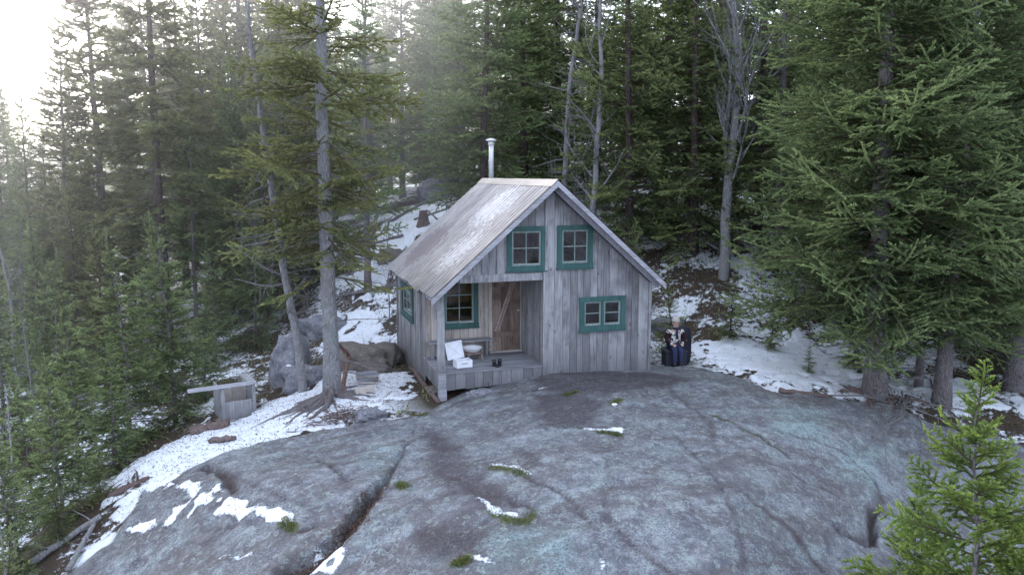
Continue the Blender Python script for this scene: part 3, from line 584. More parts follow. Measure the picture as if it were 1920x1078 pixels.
# --- named trees near the cabin
p = spot(624, 745)
t1 = tree('cabin', p, 'thick-trunked spruce with a bare grey lower trunk and splayed roots, nearest the porch corner', rz=0.6)
sp = [(R_(a), l, r) for a, l, r in [(215, 1.5, .09), (228, 1.7, .08), (240, 1.3, .07), (200, 1.2, .06), (262, 1.0, .07), (285, .9, .06), (320, .9, .06), (345, 1.1, .05), (180, .9, .05), (20, .8, .05), (250, .7, .05), (300, .7, .04), (222, 1.2, .05), (236, 1.5, .05)]]
bpy.context.view_layer.update(); roots(t1, p[0], p[1], p[2], sp+[(R_(a), l, .035) for a, l in ((205, 1.9), (233, 2.), (222, 2.1), (245, 1.6), (257, 1.3), (275, 1.3), (292, 1.2), (310, 1.3), (335, 1.), (190, 1.3))], mat='bark')
bare('snag', spot(569, 738), 'slim leaning dead spruce with pale bark and broken twigs near the cabin', tilt=(0, R_(-2.5)), rz=0, name='dead_spruce')
tree('old', at_v(316, 28), 'tall dark-trunked spruce with sparse level boughs against the white sky', rz=1.1)
tree('old2', at_v(217, 29.5), 'tall spruce with a grey trunk and thin layered boughs, left of the dark-trunked one', rz=2.5, s=1.05, tilt=(0, R_(1)))
tree('mid', at_v(690, 27), 'thin straight spruce seen between the thick trunk and the cabin roof', s=.95)
bare('birch', at_v(1116, 27), 'leafless grey tree with fine twigs rising right behind the cabin ridge', rz=1.0)
bare('snag', at_v(1058, 30), 'tall bare grey dead pole tree behind the cabin ridge', s=1.15, rz=2.2, name='dead_spruce')
bare('maple', at_v(1358, 25.5), 'gnarled leafless maple with pale bark and upswept limbs, right of the cabin', rz=.4, tilt=(0, R_(1.5)))
for i in range(7):
    bare('brush', at_v(1040+i*11+random.uniform(-5, 5), 26.5+random.uniform(0, 2.5)), 'thin leafless stem in the brush directly behind the cabin roof', 'leafless brush stems behind the cabin', s=random.uniform(.9, 1.4), name='bare_sapling', cat='sapling')
p = spot(1640, 742)
t9 = tree('big', p, 'huge spreading spruce with flared roots at the edge of the granite ledge', rz=3.0, tilt=(0, R_(1.5)))
bpy.context.view_layer.update(); roots(t9, p[0], p[1], p[2], [(R_(a), l, r) for a, l, r in [(170, .9, .09), (195, 1.2, .08), (230, .9, .08), (270, 1.0, .06), (300, 1.3, .05), (330, 1.4, .06), (350, 1.2, .05), (140, .8, .06)]], seed=8)
tree('big2', at_v(1765, 18.6), 'spruce with drooping bright boughs just right of the huge spreading spruce', rz=1.9)
tree('big', at_v(1900, 20.5), 'rightmost large spruce with heavy boughs at the photo edge', rz=5.0, s=.95)
tree('mid', at_v(1722, 19.8), 'thin dark-stemmed spruce standing between the two right-hand big spruces', s=.8)
tree('big2', at_v(1560, 23.5), 'broad spruce behind the huge spreading spruce, over the snowy hollow', rz=.5, s=.9)
# young firs on the left slope
for (px, v, k, s, lb) in [(245, 18.5, 'young', 1.3, 'young green fir standing in snow left of the wooden crate frame'), (330, 19.5, 'young', 1.35, 'young fir nearest the wooden crate frame'), (150, 17.5, 'young', 1.0, 'young fir with ragged top in the middle of the left slope'), (65, 16, 'young', .85, 'young fir low on the left slope near the photo edge'), (405, 24.5, 'young', 1.0, 'young fir growing just behind the big grey boulder'), (480, 25.5, 'young', 1.25, 'taller dark young fir behind the big grey boulder'), (290, 22.5, 'young', 1.2, 'taller young fir behind the row on the left slope'), (120, 22, 'young', 1.3, 'taller young fir behind the middle of the left slope'), (120, 15.2, 'young', .9, 'young fir at the bottom left above the pale fallen log'), (28, 13.8, 'young', .8, 'young fir closest to the lower left corner'), (215, 17, 'young', .8, 'young fir right beside the broken brown log'), (385, 21, 'young', .75, 'young fir brushing the left end of the wooden frame'), (10, 21, 'young', 1.3, 'young fir half cut off by the left photo edge')]:
    tree(k, at_v(px, v), lb, 'young firs on the left slope', s, name='young_fir')
for (px, v, s, lb) in [(20, 12.2, .8, 'small fir in the lower left corner'), (-20, 13.5, 1.0, 'small fir at the left edge above the lower left corner'), (110, 14.4, .6, 'knee-high fir between the pale saplings and the snow'), (190, 15.5, .6, 'knee-high fir beside the big snow patch')]:
    tree('small', at_v(px, v), lb, 'small firs on the left slope', s, name='small_fir')
for (px, v, s, lb) in [(1256, 20.6, .95, 'dark bushy fir directly behind the seated person'), (1368, 22.0, .9, 'low dark fir right of the seated person'), (1180, 23.5, 1.5, 'dark fir close behind the right corner of the cabin roof'), (1445, 21.5, .55, 'tiny fir on the snow beyond the ledge'), (1515, 19.8, .35, 'smallest fir poking from the snow beside the ledge edge'), (1600, 20.5, .8, 'low fir beside the flared roots')]:
    tree('small', at_v(px, v), lb, 'small firs right of the cabin', s, name='small_fir')
tree('young2', at_v(1812, 9.0), 'bright yellow-green young fir in the lower right corner', s=1.1, sx=1.15, rz=.3, name='young_fir')
tree('young2', at_v(1935, 9.6), 'dark-shaded young fir at the lower right edge behind the bright one', s=1.0, sx=1.2, rz=2.3, name='young_fir')
tree('young2', at_v(1700, 10.2), 'small thin fir left of the bright young fir in the lower right corner', s=.6, rz=4.3, name='young_fir')
tree('young2', at_v(1765, 8.2), 'low bright fir at the bottom edge left of the lowest one', s=.5, sx=1.3, rz=2., name='young_fir')
tree('young2', at_v(1915, 8.6), 'dark-green fir cut by the right edge near the bottom corner', s=.8, sx=1.2, rz=.7, name='young_fir')
tree('young2', at_v(1870, 8.0), 'lowest young fir peeking over the bottom right edge', s=.42, rz=1.3, name='young_fir')
for (px, v, k, s, lb) in [(40, 14, 'sapling', 1.05, 'pale leafless sapling, right of the two at the left edge'), (12, 13, 'sapling', .8, 'shorter pale leafless sapling touching the left edge'), (35, 24, 'birch', .55, 'slim pale birch leaning at the left edge'), (300, 21, 'sapling2', 1.1, 'wispy leafless sapling among the young firs'), (85, 19, 'sapling2', 1.2, 'wispy leafless sapling left of the ragged young fir'), (838, 33, 'sapling2', 1.0, 'dark thin leafless sapling beside the stump behind the cabin'), (730, 25, 'sapling2', .9, 'leafless sapling just behind the roof eave')]:
    bare(k, at_v(px, v), lb, None, s, name='bare_sapling', cat='sapling')
# --- forest behind, each tree its own
FG = 'background spruces around the clearing'
LB = {'dense': 'dense green spruce in the forest behind the clearing', 'dense2': 'shaded dark spruce in the forest behind the clearing', 'old': 'tall sparse-boughed spruce in the forest behind the clearing', 'old2': 'sparse grey-trunked spruce in the forest behind the clearing', 'mid': 'slender spruce in the forest behind the clearing', 'brown': 'brownish spruce full of dead twigs in the forest behind the clearing', 'far': 'distant spruce on the hillside beyond the clearing'}
BG = [(75, 31, 'dense', .78), (135, 29, 'old2', .85), (15, 33, 'dense', .8), (300, 41, 'old', 1.0), (470, 38, 'old', 1.), (560, 47, 'mid', 1.2), (690, 52, 'mid', 1.2), (840, 53, 'dense', 1.1), (620, 60, 'dense', 1.1), (455, 31, 'brown', 1.), (505, 27.5, 'brown', .95), (545, 30, 'brown', 1.05), (250, 33, 'mid', 1.05), (260, 42, 'old2', .95), (425, 37, 'old2', 1.05), (150, 27, 'brown', .62), (90, 25, 'dense', .42), (20, 28, 'dense', .5), (200, 24.5, 'brown', .5), (820, 45, 'dense', 1.),
 (905, 31, 'dense', 1.0), (985, 33.5, 'dense', 1.05), (865, 41, 'mid', 1.0), (945, 42, 'dense2', 1), (1180, 27.5, 'dense2', .95), (1235, 31, 'dense2', 1.05), (1300, 27, 'dense2', .9), (1292, 33, 'old2', 1), (1420, 31, 'dense2', 1.), (1340, 36, 'dense2', 1.1), (1460, 27, 'mid', 1.05), (1500, 33, 'dense2', 1.), (1120, 38, 'dense2', 1.1), (1050, 36, 'dense2', 1.0), (1015, 45, 'dense', 1.1),
 (625, 37, 'mid', 1.1), (700, 44, 'mid', 1.05), (755, 49, 'old2', 1.), (800, 50, 'mid', 1.1), (590, 30, 'dense', .85), (520, 33, 'dense', .8), (455, 29, 'dense', .72), (400, 34, 'old2', .9), (560, 40, 'old', 1.), (350, 38, 'old', .9), (480, 44, 'old2', 1.), (430, 52, 'mid', 1.), (270, 37, 'dense', .6), (170, 33, 'dense', .62), (95, 31, 'dense', .6), (40, 36, 'old2', .72), (-40, 30, 'dense', .7), (60, 27, 'mid', .55), (130, 42, 'dense', .6), (-100, 33, 'old', .8), (370, 27.5, 'mid', .62),
 (1600, 28, 'dense2', 1.), (1680, 25, 'dense', 1.), (1760, 29, 'dense2', 1.), (1840, 25, 'dense2', .95), (1960, 24, 'dense', 1.), (1900, 31, 'dense2', 1.1), (2050, 28, 'dense', 1.), (2120, 22, 'dense2', 1.), (1560, 38, 'dense2', 1.1), (1700, 36, 'dense', 1.2), (1820, 38, 'dense2', 1.2)]
for (px, v, k, s) in BG: tree(k, at_v(px, v), LB[k], FG, s*random.uniform(.93, 1.07), sx=random.uniform(.85, 1.2), tilt=(random.gauss(0, .02), random.gauss(0, .02)))
rs = np.random.default_rng(77); pts = []
for _ in range(900):
    v = rs.uniform(42, 92); u = rs.uniform(-.85, .85)*v; px = 960+u/v*F_PX
    if px < 330 and v < 60: continue
    if min([math.hypot(u-a, v-b) for a, b in pts] or [9]) < (5.2 if px > 850 else 4.6): continue
    pts.append((u, v))
for u, v in pts[:125]:
    x, y = uv2xy(u, v); px = 960+u/v*F_PX; s = rs.uniform(.75, 1.15)*(1.0 if px > 850 else 1.12 if px > 330 else .6)
    k = 'far' if v > 58 or px < 850 else ('dense2' if rs.random() < .6 else 'dense'); tree(k, (x, y, G(x, y)), LB[k], FG, s)
for i in range(70):      # the wooded skyline far off to the left
    v = rs.uniform(95, 240); u = rs.uniform(-1.0, .35)*v; x, y = uv2xy(u, v); tree('far', (x, y, G(x, y)), 'tiny spruce on the far wooded ridge at the skyline', 'spruces on the far ridge', rs.uniform(.5, .9))

# ------------------------------------------------------------------ cabin
W, D, WP, DP = 5.09, 5.34, 2.47, 1.70
RX, RZ, SL, OF, OB = 2.515, 4.21, .876, .60, .09
def roof_z(x): return RZ-SL*abs(x-RX)
def wall_top(x): return roof_z(x)-.15
cab = empty('cabin', (0, 0, 0), 0, 'small weathered grey board cabin with green windows and a corrugated metal roof', 'cabin')
rb = np.random.default_rng(5)
def boards(mb, a0, a1, zb, zt, to, holes=(), w=.185, th=.022, brk=()):
    e = [a0]
    while e[-1] < a1-w*.6: e.append(min(a1, e[-1]+w*rb.uniform(.8, 1.2)))
    if e[-1] < a1: e[-1] = a1
    for i in range(len(e)-1):
        xa, xb = e[i]+.004, e[i+1]-.004; tone = rb.uniform(0, 1); off = rb.uniform(0, .011); zj = rb.uniform(-.015, .015)
        cuts = sorted({xa, xb, *[c for hh in holes for c in hh[:2] if xa < c < xb], *[c for c in brk if xa < c < xb]})
        for p, q in zip(cuts, cuts[1:]):
            mid = (p+q)/2; iv = [(None, None)]; z0, z1 = zb(p)+zj, zb(q)+zj; t0, t1 = zt(p), zt(q)
            segs = [(z0, z1, None, None)]
            hs = sorted([hh for hh in holes if hh[0] < mid < hh[1]], key=lambda r: r[2]); parts = []; lo = (z0, z1)
            for hh in hs: parts.append((lo, (hh[2], hh[2]))); lo = (hh[3], hh[3])
            parts.append((lo, (t0, t1)))
            for (l0, l1), (h0, h1) in parts:
                if h0-l0 < .01 and h1-l1 < .01: continue
                V = [to(p, l0, off), to(q, l1, off), to(q, max(h1, l1), off), to(p, max(h0, l0), off), to(p, l0, off-th), to(q, l1, off-th), to(q, max(h1, l1), off-th), to(p, max(h0, l0), off-th)]
                mb.add(V, [(0, 1, 2, 3), (5, 4, 7, 6), (0, 4, 5, 1), (1, 5, 6, 2), (2, 6, 7, 3), (3, 7, 4, 0)], tone)
fy = lambda x, z, o: (x, -o, z)
WINS = {'l': (1.54, 2.46, 2.20, 3.20), 'r': (2.735, 3.61, 2.22, 3.205), 's': (3.30, 4.46, .735, 1.535)}
inner = {k: (a+.13, b-.13, c+.13, d-.12) for k, (a, b, c, d) in WINS.items()}
m = MB()
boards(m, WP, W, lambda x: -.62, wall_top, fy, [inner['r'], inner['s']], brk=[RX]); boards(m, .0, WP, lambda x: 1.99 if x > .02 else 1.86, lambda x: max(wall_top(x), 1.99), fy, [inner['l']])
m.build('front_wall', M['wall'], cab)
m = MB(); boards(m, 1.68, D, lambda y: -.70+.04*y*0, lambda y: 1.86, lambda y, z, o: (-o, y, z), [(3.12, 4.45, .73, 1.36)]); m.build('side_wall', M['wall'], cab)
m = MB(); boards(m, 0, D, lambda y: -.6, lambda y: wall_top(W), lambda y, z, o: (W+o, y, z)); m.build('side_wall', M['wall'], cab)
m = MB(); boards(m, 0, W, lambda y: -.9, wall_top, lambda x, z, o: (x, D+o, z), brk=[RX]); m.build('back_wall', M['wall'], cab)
m = MB(); boards(m, .0, WP, lambda x: .0, lambda x: min(wall_top(x), 2.4), lambda x, z, o: (x, DP-o, z), [(.52, 1.22, .80, 1.80), (1.68, 2.42, .0, 1.93)]); m.build('porch_wall', M['wall_warm'], cab)
m = MB(); boards(m, .02, DP-.02, lambda y: -.03, lambda y: 2.05, lambda y, z, o: (WP-o-.03, y, z), w=.13); m.build('porch_wall', M['wall'], cab)
# inside: lining, loft floor and ground floor
m = MB(); m.box(.06, W-.06, D-.12, D-.08, 0, 2.0); m.box(.05, .07, DP+.05, D-.15, 0, .6); m.box(W-.1, W-.06, .05, D-.15, -.1, 1.7); m.box(.1, W-.12, .07, D-.15, 2.02, 2.1); m.box(.1, W-.1, DP+.06, D-.15, -.08, -.03); m.box(WP+.03, W-.12, .06, DP, -.08, -.03); m.box(1.6, W-1.6, 3.0, 3.03, 2.1, 3.1); m.build('interior_lining', M['inner'], cab)
# roof
def slope(sgn):
    m = MB(); wl = .215; ny = int((D+OF+OB)/wl*8); ys = np.linspace(-OF, D+OB, ny+1); L = RX+.31 if sgn < 0 else W-RX+.105+.02
    nx = 22; T = np.linspace(0, 1, nx+1); V = []; tn = []
    rr = np.random.default_rng(3 if sgn < 0 else 4); npan = 9; pl = rr.uniform(-.035, .035, npan+1); pt = rr.uniform(0, 1, npan+1); 
    for y in ys:
        k = int((y+OF)/(D+OF+OB)*npan*.9999); 
        for t in T:
            x = RX+sgn*t*(L+pl[k]*(t > .99)); z = roof_z(x)+0.024*math.sin(2*math.pi*y/wl)+.012*vnoise(x*1.3, y*.9, 4)+(.008 if k % 2 else 0); V.append((x, y, z)); tn.append(pt[k])
    F = [(i*(nx+1)+j, (i+1)*(nx+1)+j, (i+1)*(nx+1)+j+1, i*(nx+1)+j+1) if sgn > 0 else (i*(nx+1)+j+1, (i+1)*(nx+1)+j+1, (i+1)*(nx+1)+j, i*(nx+1)+j) for i in range(ny) for j in range(nx)]
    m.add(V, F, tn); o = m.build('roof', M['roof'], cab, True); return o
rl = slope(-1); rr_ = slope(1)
m = MB()
for sg in (-1, 1):
    Lx = RX+.25 if sg < 0 else W-RX+.07
    for k in range(12):      # purlins / boards under the metal
        t0, t1 = k/12, (k+.86)/12; xa, xb = RX+sg*t0*Lx, RX+sg*t1*Lx
        V = [(x, y, roof_z(x)-dz) for x in (xa, xb) for y in (-OF+.03, D+OB-.03) for dz in (.028, .055)]
        m.add(V, [(0, 1, 3, 2), (4, 6, 7, 5), (0, 4, 5, 1), (2, 3, 7, 6), (0, 2, 6, 4), (1, 5, 7, 3)], rb.random())
m.build('roof_boards', M['deck_y'], cab)
m = MB()
for sg in (-1, 1):
    Lx = RX+.25 if sg < 0 else W-RX+.09
    for yy in [-OF+.30, .08, .9, 1.8, 2.7, 3.6, 4.5, 5.2]:
        for_x = [RX+sg*.02, RX+sg*Lx]; a, b = for_x; m.bar((a, yy, roof_z(a)-.115), (b, yy, roof_z(b)-.115), .045, .11, rb.random())
m.build('rafter', M['deck_y'], cab)
for sg in (-1, 1):
    m = MB(); Lx = RX+.30 if sg < 0 else W-RX+.11; a, b = RX, RX+sg*Lx
    V = [(x, y, roof_z(x)-dz) for x in (a, b) for y in (-OF-.022, -OF+.004) for dz in (.0, .13)]; m.add(V, [(0, 1, 3, 2), (4, 6, 7, 5), (0, 4, 5, 1), (2, 3, 7, 6), (0, 2, 6, 4), (1, 5, 7, 3)], .75); m.build('barge_board', M['trim'], cab)
m = MB(); ya, yb = -OF-.03, D+OB+.02
for sg in (-1, 1):
    V = [(RX+sg*d, y, roof_z(RX+sg*d)+.022+(.012 if d == 0 else 0)) for d in (0, .16) for y in (ya, yb)]; m.add(V, [(0, 1, 3, 2)], .9)
m.build('ridge_cap', plain('ridge_metal', (.18, .175, .18), .5, .5, .5, .2), cab)
# windows
def window(x0, x1, z0, z1, cols, rows, to, trim=.115, div=None, name='window', sash=.04):
    m = MB()
    def rect(mb, a, b, c, d, o0, o1, tone=.5):
        V = [to(x, z, o) for x in (a, b) for z in (c, d) for o in (o0, o1)]; mb.add(V, [(0, 1, 3, 2), (4, 6, 7, 5), (0, 4, 5, 1), (2, 3, 7, 6), (0, 2, 6, 4), (1, 5, 7, 3)], tone)
    rect(m, x0, x0+trim, z0+trim, z1-trim+.01, -.03, .040, .4); rect(m, x1-trim, x1, z0+trim, z1-trim+.01, -.03, .040, .6)
    rect(m, x0-.01, x1+.01, z1-trim+.012, z1, -.03, .046, .5); rect(m, x0-.01, x1+.01, z0, z0+trim-.002, -.03, .044, .55); rect(m, x0-.025, x1+.025, z0-.02, z0-.001, -.005, .07, .6)
    w = m.build(name, M['teal'], cab)
    a, b, c, d = x0+trim+.002, x1-trim-.002, z0+trim, z1-trim+.008
    secs = [(a, b)] if not div else [(a, (a+b)/2-.035), ((a+b)/2+.035, b)]
    if div: mm = MB(); rect(mm, (a+b)/2-.034, (a+b)/2+.034, c, d, -.03, .032); mm.build('mullion', M['teal'], w)
    s = MB(); g = MB()
    for (p, q) in secs:
        rect(s, p, p+sash, c, d, -.028, .004); rect(s, q-sash, q, c, d, -.028, .004); rect(s, p+sash, q-sash, c, c+sash*1.3, -.028, .006); rect(s, p+sash, q-sash, d-sash, d, -.028, .006)
        for i in range(1, cols): xx = p+sash+(q-p-2*sash)*i/cols; rect(s, xx-.011, xx+.011, c+sash*1.3, d-sash, -.022, -.002)
        for i in range(1, rows): zz = c+sash*1.3+(d-c-2.3*sash)*i/rows; rect(s, p+sash, q-sash, zz-.011, zz+.011, -.021, -.001)
        V = [to(p+sash-.005, c+sash, -.012), to(q-sash+.005, c+sash, -.012), to(q-sash+.005, d-sash+.005, -.012), to(p+sash-.005, d-sash+.005, -.012)]; g.add(V, [(0, 1, 2, 3)])
    s.build('frame', M['sash'], w); g.build('pane', M['glass'], w); return w
w1 = window(*WINS['l'], 2, 2, fy); window(*WINS['r'], 2, 2, fy); window(*WINS['s'], 1, 2, fy, trim=.12, div=True)
m = MB(); m.box(1.7, 2.1, .10, .11, 2.3, 3.1); m.build('curtain', plain('grey_curtain', (.16, .12, .125), .9), w1)
wp = window(.40, 1.34, .66, 1.92, 2, 3, lambda x, z, o: (x, DP-o, z)); 
m = MB()
for k in range(9): m.box(.5+k*.085, .5+k*.085+.075, DP+.16+.02*(k % 2), DP+.17+.02*(k % 2), 1.25, 1.85, rb.random())
m.box(.5, 1.25, DP+.25, DP+.5, .78, .86); m.ball((.7, DP+.3, .95), (.08, .08, .1)); m.build('curtain', plain('ochre_curtain', (.42, .22, .05), .9), wp)
window(2.98, 4.60, .60, 1.48, 3, 2, lambda y, z, o: (-o, y, z))
# door
dr = MB(); tt = [(1.685, 1.92), (1.924, 2.16), (2.164, 2.412)]
for a, b in tt: dr.box(a, b, DP-.016, DP+.02, .03, 1.915, rb.random())
dr.box(1.69, 2.41, DP-.040, DP-.018, .38, .50, .2); dr.box(1.69, 2.41, DP-.040, DP-.018, 1.62, 1.74, .35)
door = dr.build('door', M['door'], cab)
m = MB(); m.bar((1.76, DP-.055, .52), (2.24, DP-.055, 1.86), .055, .02, .8, (0, 1, 0)); m.bar((1.83, DP-.055, .52), (2.31, DP-.055, 1.86), .05, .02, .6, (0, 1, 0)); m.build('door_brace', M['door_l'], door)
m = MB(); m.ball((2.35, DP-.075, 1.02), .035, tone=.5); m.tube([(2.35, DP-.02, 1.02), (2.35, DP-.06, 1.02)], .012, 6); m.build('handle', plain('brass_knob', (.6, .55, .45), .3, .5, .8), door, True)
m = MB(); m.box(1.60, 1.683, DP-.05, DP-.022, 0, 1.95, .8); m.box(2.415, 2.438, DP-.05, DP-.022, 0, 1.95, .6); m.box(1.60, 2.438, DP-.052, DP-.02, 1.952, 2.04, .5); m.box(1.6, 2.43, DP-.13, DP-.024, .0, .04, .7); m.build('door_frame', M['wall_warm'], cab)
# porch structure
m = MB(); n = 12
for k in range(n): m.box(-.03, WP-.035, -.03+k*(DP+.03)/n+.003, -.03+(k+1)*(DP+.03)/n-.003, -.035+rb.uniform(-.002, .002), rb.uniform(-.003, .003), rb.random())
m.build('deck', M['deck'], cab)
m = MB(); boards(m, .14, WP-.05, lambda x: -.42+.035*x, lambda x: -.038, fy, w=.24); m.build('rim_board', M['wall'], cab)
m = MB(); boards(m, .0, DP, lambda y: -.44, lambda y: -.038, lambda y, z, o: (-o, y, z), w=.24); m.build('rim_board', M['wall'], cab)
m = MB(); m.box(-.035, .135, -.035, .13, -.75, -.04, .7, jit=.004); m.build('post_footing', M['trim'], cab, bevel=.006)
m = MB(); m.box(-.04, .115, .0, .15, 0, 1.72, .75, jit=.005); m.build('porch_post', M['wall'], cab, bevel=.008)
m = MB(); m.box(-.045, -.003, .0, DP+.1, 1.66, 1.82, .6); m.box(.005, .12, .153, DP, 1.66, 1.80, .4); m.build('porch_beam', M['deck_y'], cab)
m = MB(); m.bar((-.02, .16, 1.18), (-.02, .52, 1.68), .05, .06, .7); m.build('brace', M['wall'], cab)
m = MB(); m.box(.45, WP-.10, -.052, -.024, 1.985, 2.15, .5, jit=.004); m.build('header_board', M['wall'], cab)
m = MB(); m.box(WP-.075, WP+.035, -.056, -.006, -.5, 2.17, .65); m.box(WP-.028, WP-.006, .0, .10, -.3, 2.0, .5); m.box(WP-.035, WP+.03, -.05, -.007, 2.2, 3.95, .55); m.build('corner_board', M['wall'], cab)
m = MB(); m.box(W-.02, W+.045, -.05, -.007, -.6, 1.83, .6); m.build('corner_board', M['wall'], cab)
m = MB(); m.box(-.045, -.008, D-.02, D+.05, -.8, 1.8, .6); m.build('corner_board', M['wall'], cab)
m = MB(); rg_ = [(x, y) for x in (.2, 1.6, 3.4, 4.9) for y in (1.9, 3.6, 5.2)] + [(1.3, .5)]
for x, y in rg_: m.box(x-.1, x+.1, y-.1, y+.1, min(G(x, y), -.6)-.1, -.12, .4, jit=.01)
m.build('support_post', M['deck_y'], cab)
# stove pipe
m = MB(); px_, py_ = 2.58, 4.75; m.tube([(px_, py_, 3.9), (px_, py_, 4.75), (px_+.01, py_, 5.18)], .068, 16, .5, 0); m.tube([(px_, py_, 4.70), (px_, py_, 4.74)], .075, 16)
pipe = m.build('stove_pipe', M['pipe'], cab, True)
m = MB(); m.tube([(px_, py_, 5.16), (px_, py_, 5.24)], [.085, .085], 16); m.tube([(px_, py_, 5.27), (px_, py_, 5.30), (px_, py_, 5.335)], [.15, .145, .04], 20)
for k in range(3): a = k*2.09; m.tube([(px_+.07*math.cos(a), py_+.07*math.sin(a), 5.22), (px_+.09*math.cos(a), py_+.09*math.sin(a), 5.28)], .006, 4)
m.build('cap', M['pipe'], pipe, False)

# ------------------------------------------------------------------ things on the porch
b = empty('bench', (.80, 1.45, 0), 0, 'low rough plank bench against the porch wall under the window', 'bench')
m = MB(); m.box(-.76, .80, -.14, .02, .37, .405, .3, jit=.004); m.box(-.76, .80, .03, .18, .368, .402, .6, jit=.004); m.build('seat', M['deck'], b)
for x in (-.66, .66): m = MB(); m.box(x-.02, x+.02, -.12, .16, 0, .366, .4); m.build('leg', M['wall'], b)
white = plain('white_plastic', (.72, .73, .76), .5, .4, 0, .08, 10, .1)
c = empty('cooler', (.62, .42, 0.002), R_(6), 'small white box cooler with its lid standing open behind it', 'cooler')
m = MB(); x, y, z, t = .19, .13, .17, .018
m.box(-x, x, -y, -y+t, 0, z); m.box(-x, x, y-t, y, 0, z); m.box(-x, -x+t, -y+t, y-t, 0, z); m.box(x-t, x, -y+t, y-t, 0, z); m.box(-x+t, x-t, -y+t, y-t, .0, .02); m.build('body', white, c, bevel=.006)
m = MB(); Ml = Matrix.Translation((-.10, y+.03, .16))@Matrix.Rotation(R_(-12), 4, 'X')@Matrix.Rotation(R_(-7), 4, 'Y')
m.box(-.2, .2, 0, .03, 0, .40, .5, Ml); m.box(-.2, -.17, -.02, -.001, 0, .40, .5, Ml); m.box(.17, .2, -.02, -.001, 0, .40, .5, Ml); m.box(-.168, .168, -.02, -.001, .37, .40, .5, Ml); m.box(-.168, .168, -.02, -.001, 0, .03, .5, Ml); m.bar(Ml@Vector((-.15, -.006, .04)), Ml@Vector((.15, -.006, .36)), .02, .01); m.bar(Ml@Vector((-.15, -.007, .36)), Ml@Vector((.15, -.007, .04)), .02, .01); m.build('lid', white, c, bevel=.004)
m = MB(); m.box(-.07, .07, -y-.014, -y-.002, .09, .115); m.build('handle', plain('grey_plastic', (.4, .4, .43), .5), c)
st = empty('stool', (1.02, .98, 0), R_(10), 'low dark wooden stool on the porch carrying the white basin', 'stool')
m = MB(); m.box(-.2, .2, -.14, .14, .17, .2, .3); m.build('seat', M['door'], st, bevel=.004)
for sx in (-1, 1):
    for sy in (-1, 1): m = MB(); m.bar((sx*.16, sy*.1, .17), (sx*.18, sy*.12, 0), .03, .03, .4, (0, 1, 0)); m.build('leg', M['door'], st)
m = MB(); P = [(.10, 0), (.11, .0), (.17, .03), (.21, .09), (.235, .115), (.232, .12), (.20, .095), (.16, .04), (.08, .014), (.001, .012)]; n = 28
V = [(r*math.cos(j*6.2832/n), r*math.sin(j*6.2832/n), z) for r, z in [(.001, 0)]+P for j in range(n)]; F = [(i*n+j, i*n+(j+1) % n, (i+1)*n+(j+1) % n, (i+1)*n+j) for i in range(len(P)) for j in range(n)]
m.add(V, F); o = m.build('basin', white, None, True); o.location = (1.0, .98, .203); tag(o, 'round white enamel basin resting on the low stool', 'basin')
blk = plain('black_rubber', (.012, .012, .016), .5, .4, 0, .3)
for i, (x, y, a, lb) in enumerate([(1.32, .26, 200, 'left of two black boots on the porch deck, tipped outward'), (1.47, .32, 160, 'right of two black boots on the porch deck')]):
    o = empty('boot', (x, y, .0), R_(a), lb, 'boot', 'pair of black boots on the deck')
    m = MB(); m.tube([(0, 0, .05), (0, .0, .09), (0, -.01, .15)], [.045, .045, .05], 12); m.ball((0, .06, .035), (.045, .11, .035)); m.build('upper', blk, o, True)
    m = MB(); m.box(-.045, .045, -.05, .165, 0, .018); m.build('sole', plain('boot_sole', (.03, .03, .035), .8), o, bevel=.006)

# ------------------------------------------------------------------ wood, stones and debris around
def log(P, r, mat, name, label, cat, n=10, seed=1, group=None, stubs=0, rough=.12):
    P = np.asarray(P, float); k = 9; t = np.linspace(0, 1, k); rg = np.random.default_rng(seed)
    Q = np.stack([np.interp(t, np.linspace(0, 1, len(P)), P[:, i]) for i in range(3)], 1)+rg.normal(0, r*.15, (k, 3)); c0 = P[0].copy()
    m = MB(); m.tube(Q-c0, np.linspace(r, r*.75, k), n, .5, rough, seed=seed)
    for j in range(stubs):
        i = rg.integers(1, k-1); d = nrm(rg.normal(size=3)); d[2] = abs(d[2]); m.tube([Q[i]-c0, Q[i]-c0+d*r*3, Q[i]-c0+d*r*5+rg.normal(0, r, 3)], [r*.35, r*.2, r*.08], 4)
    o = m.build(name, mat, None, True); o.location = c0; return tag(o, label, cat, group)
def gp(px, py, dz=0): s = spot(px, py); return (s[0], s[1], s[2]+dz)
log([gp(640, 748, .02), gp(655, 700, .4)+np.array([0, 0, 0]), (gp(640, 720)[0]-.1, gp(640, 720)[1]+.1, gp(640, 720)[2]+1.0)], .055, M['red'], 'leaning_log', 'reddish split log leaning against the thick spruce trunk', 'log', seed=4)
log([gp(358, 818, .05), gp(430, 800, .07)], .13, M['root'], 'fallen_log', 'rotten dark log lying on the snow below the wooden frame, larger of two', 'log', seed=5, rough=.25)
log([gp(395, 834, .04), gp(442, 828, .04)], .07, M['root'], 'fallen_log', 'short thin dark log on the snow below the larger rotten log', 'log', seed=6)
log([gp(205, 935, .0), gp(280, 893, .03)], .08, M['root'], 'fallen_log', 'broken brown log beside the forked snow patch on the left', 'log', seed=7, stubs=1)
log([gp(60, 1062, .1), gp(190, 972, .12)], .07, M['bark_l'], 'fallen_log', 'pale weathered log sloping down in the lower left corner', 'log', seed=8, stubs=3)
log([gp(128, 1074, .1), gp(178, 985, .15)], .05, M['bark_l'], 'fallen_log', 'thin bleached pole crossing the lower left snow', 'log', seed=9, stubs=2)
log([gp(770, 690, .06), gp(822, 752, .05)], .07, M['root'], 'fallen_log', 'dark damp log lying along the foot of the cabin side wall', 'log', seed=10)
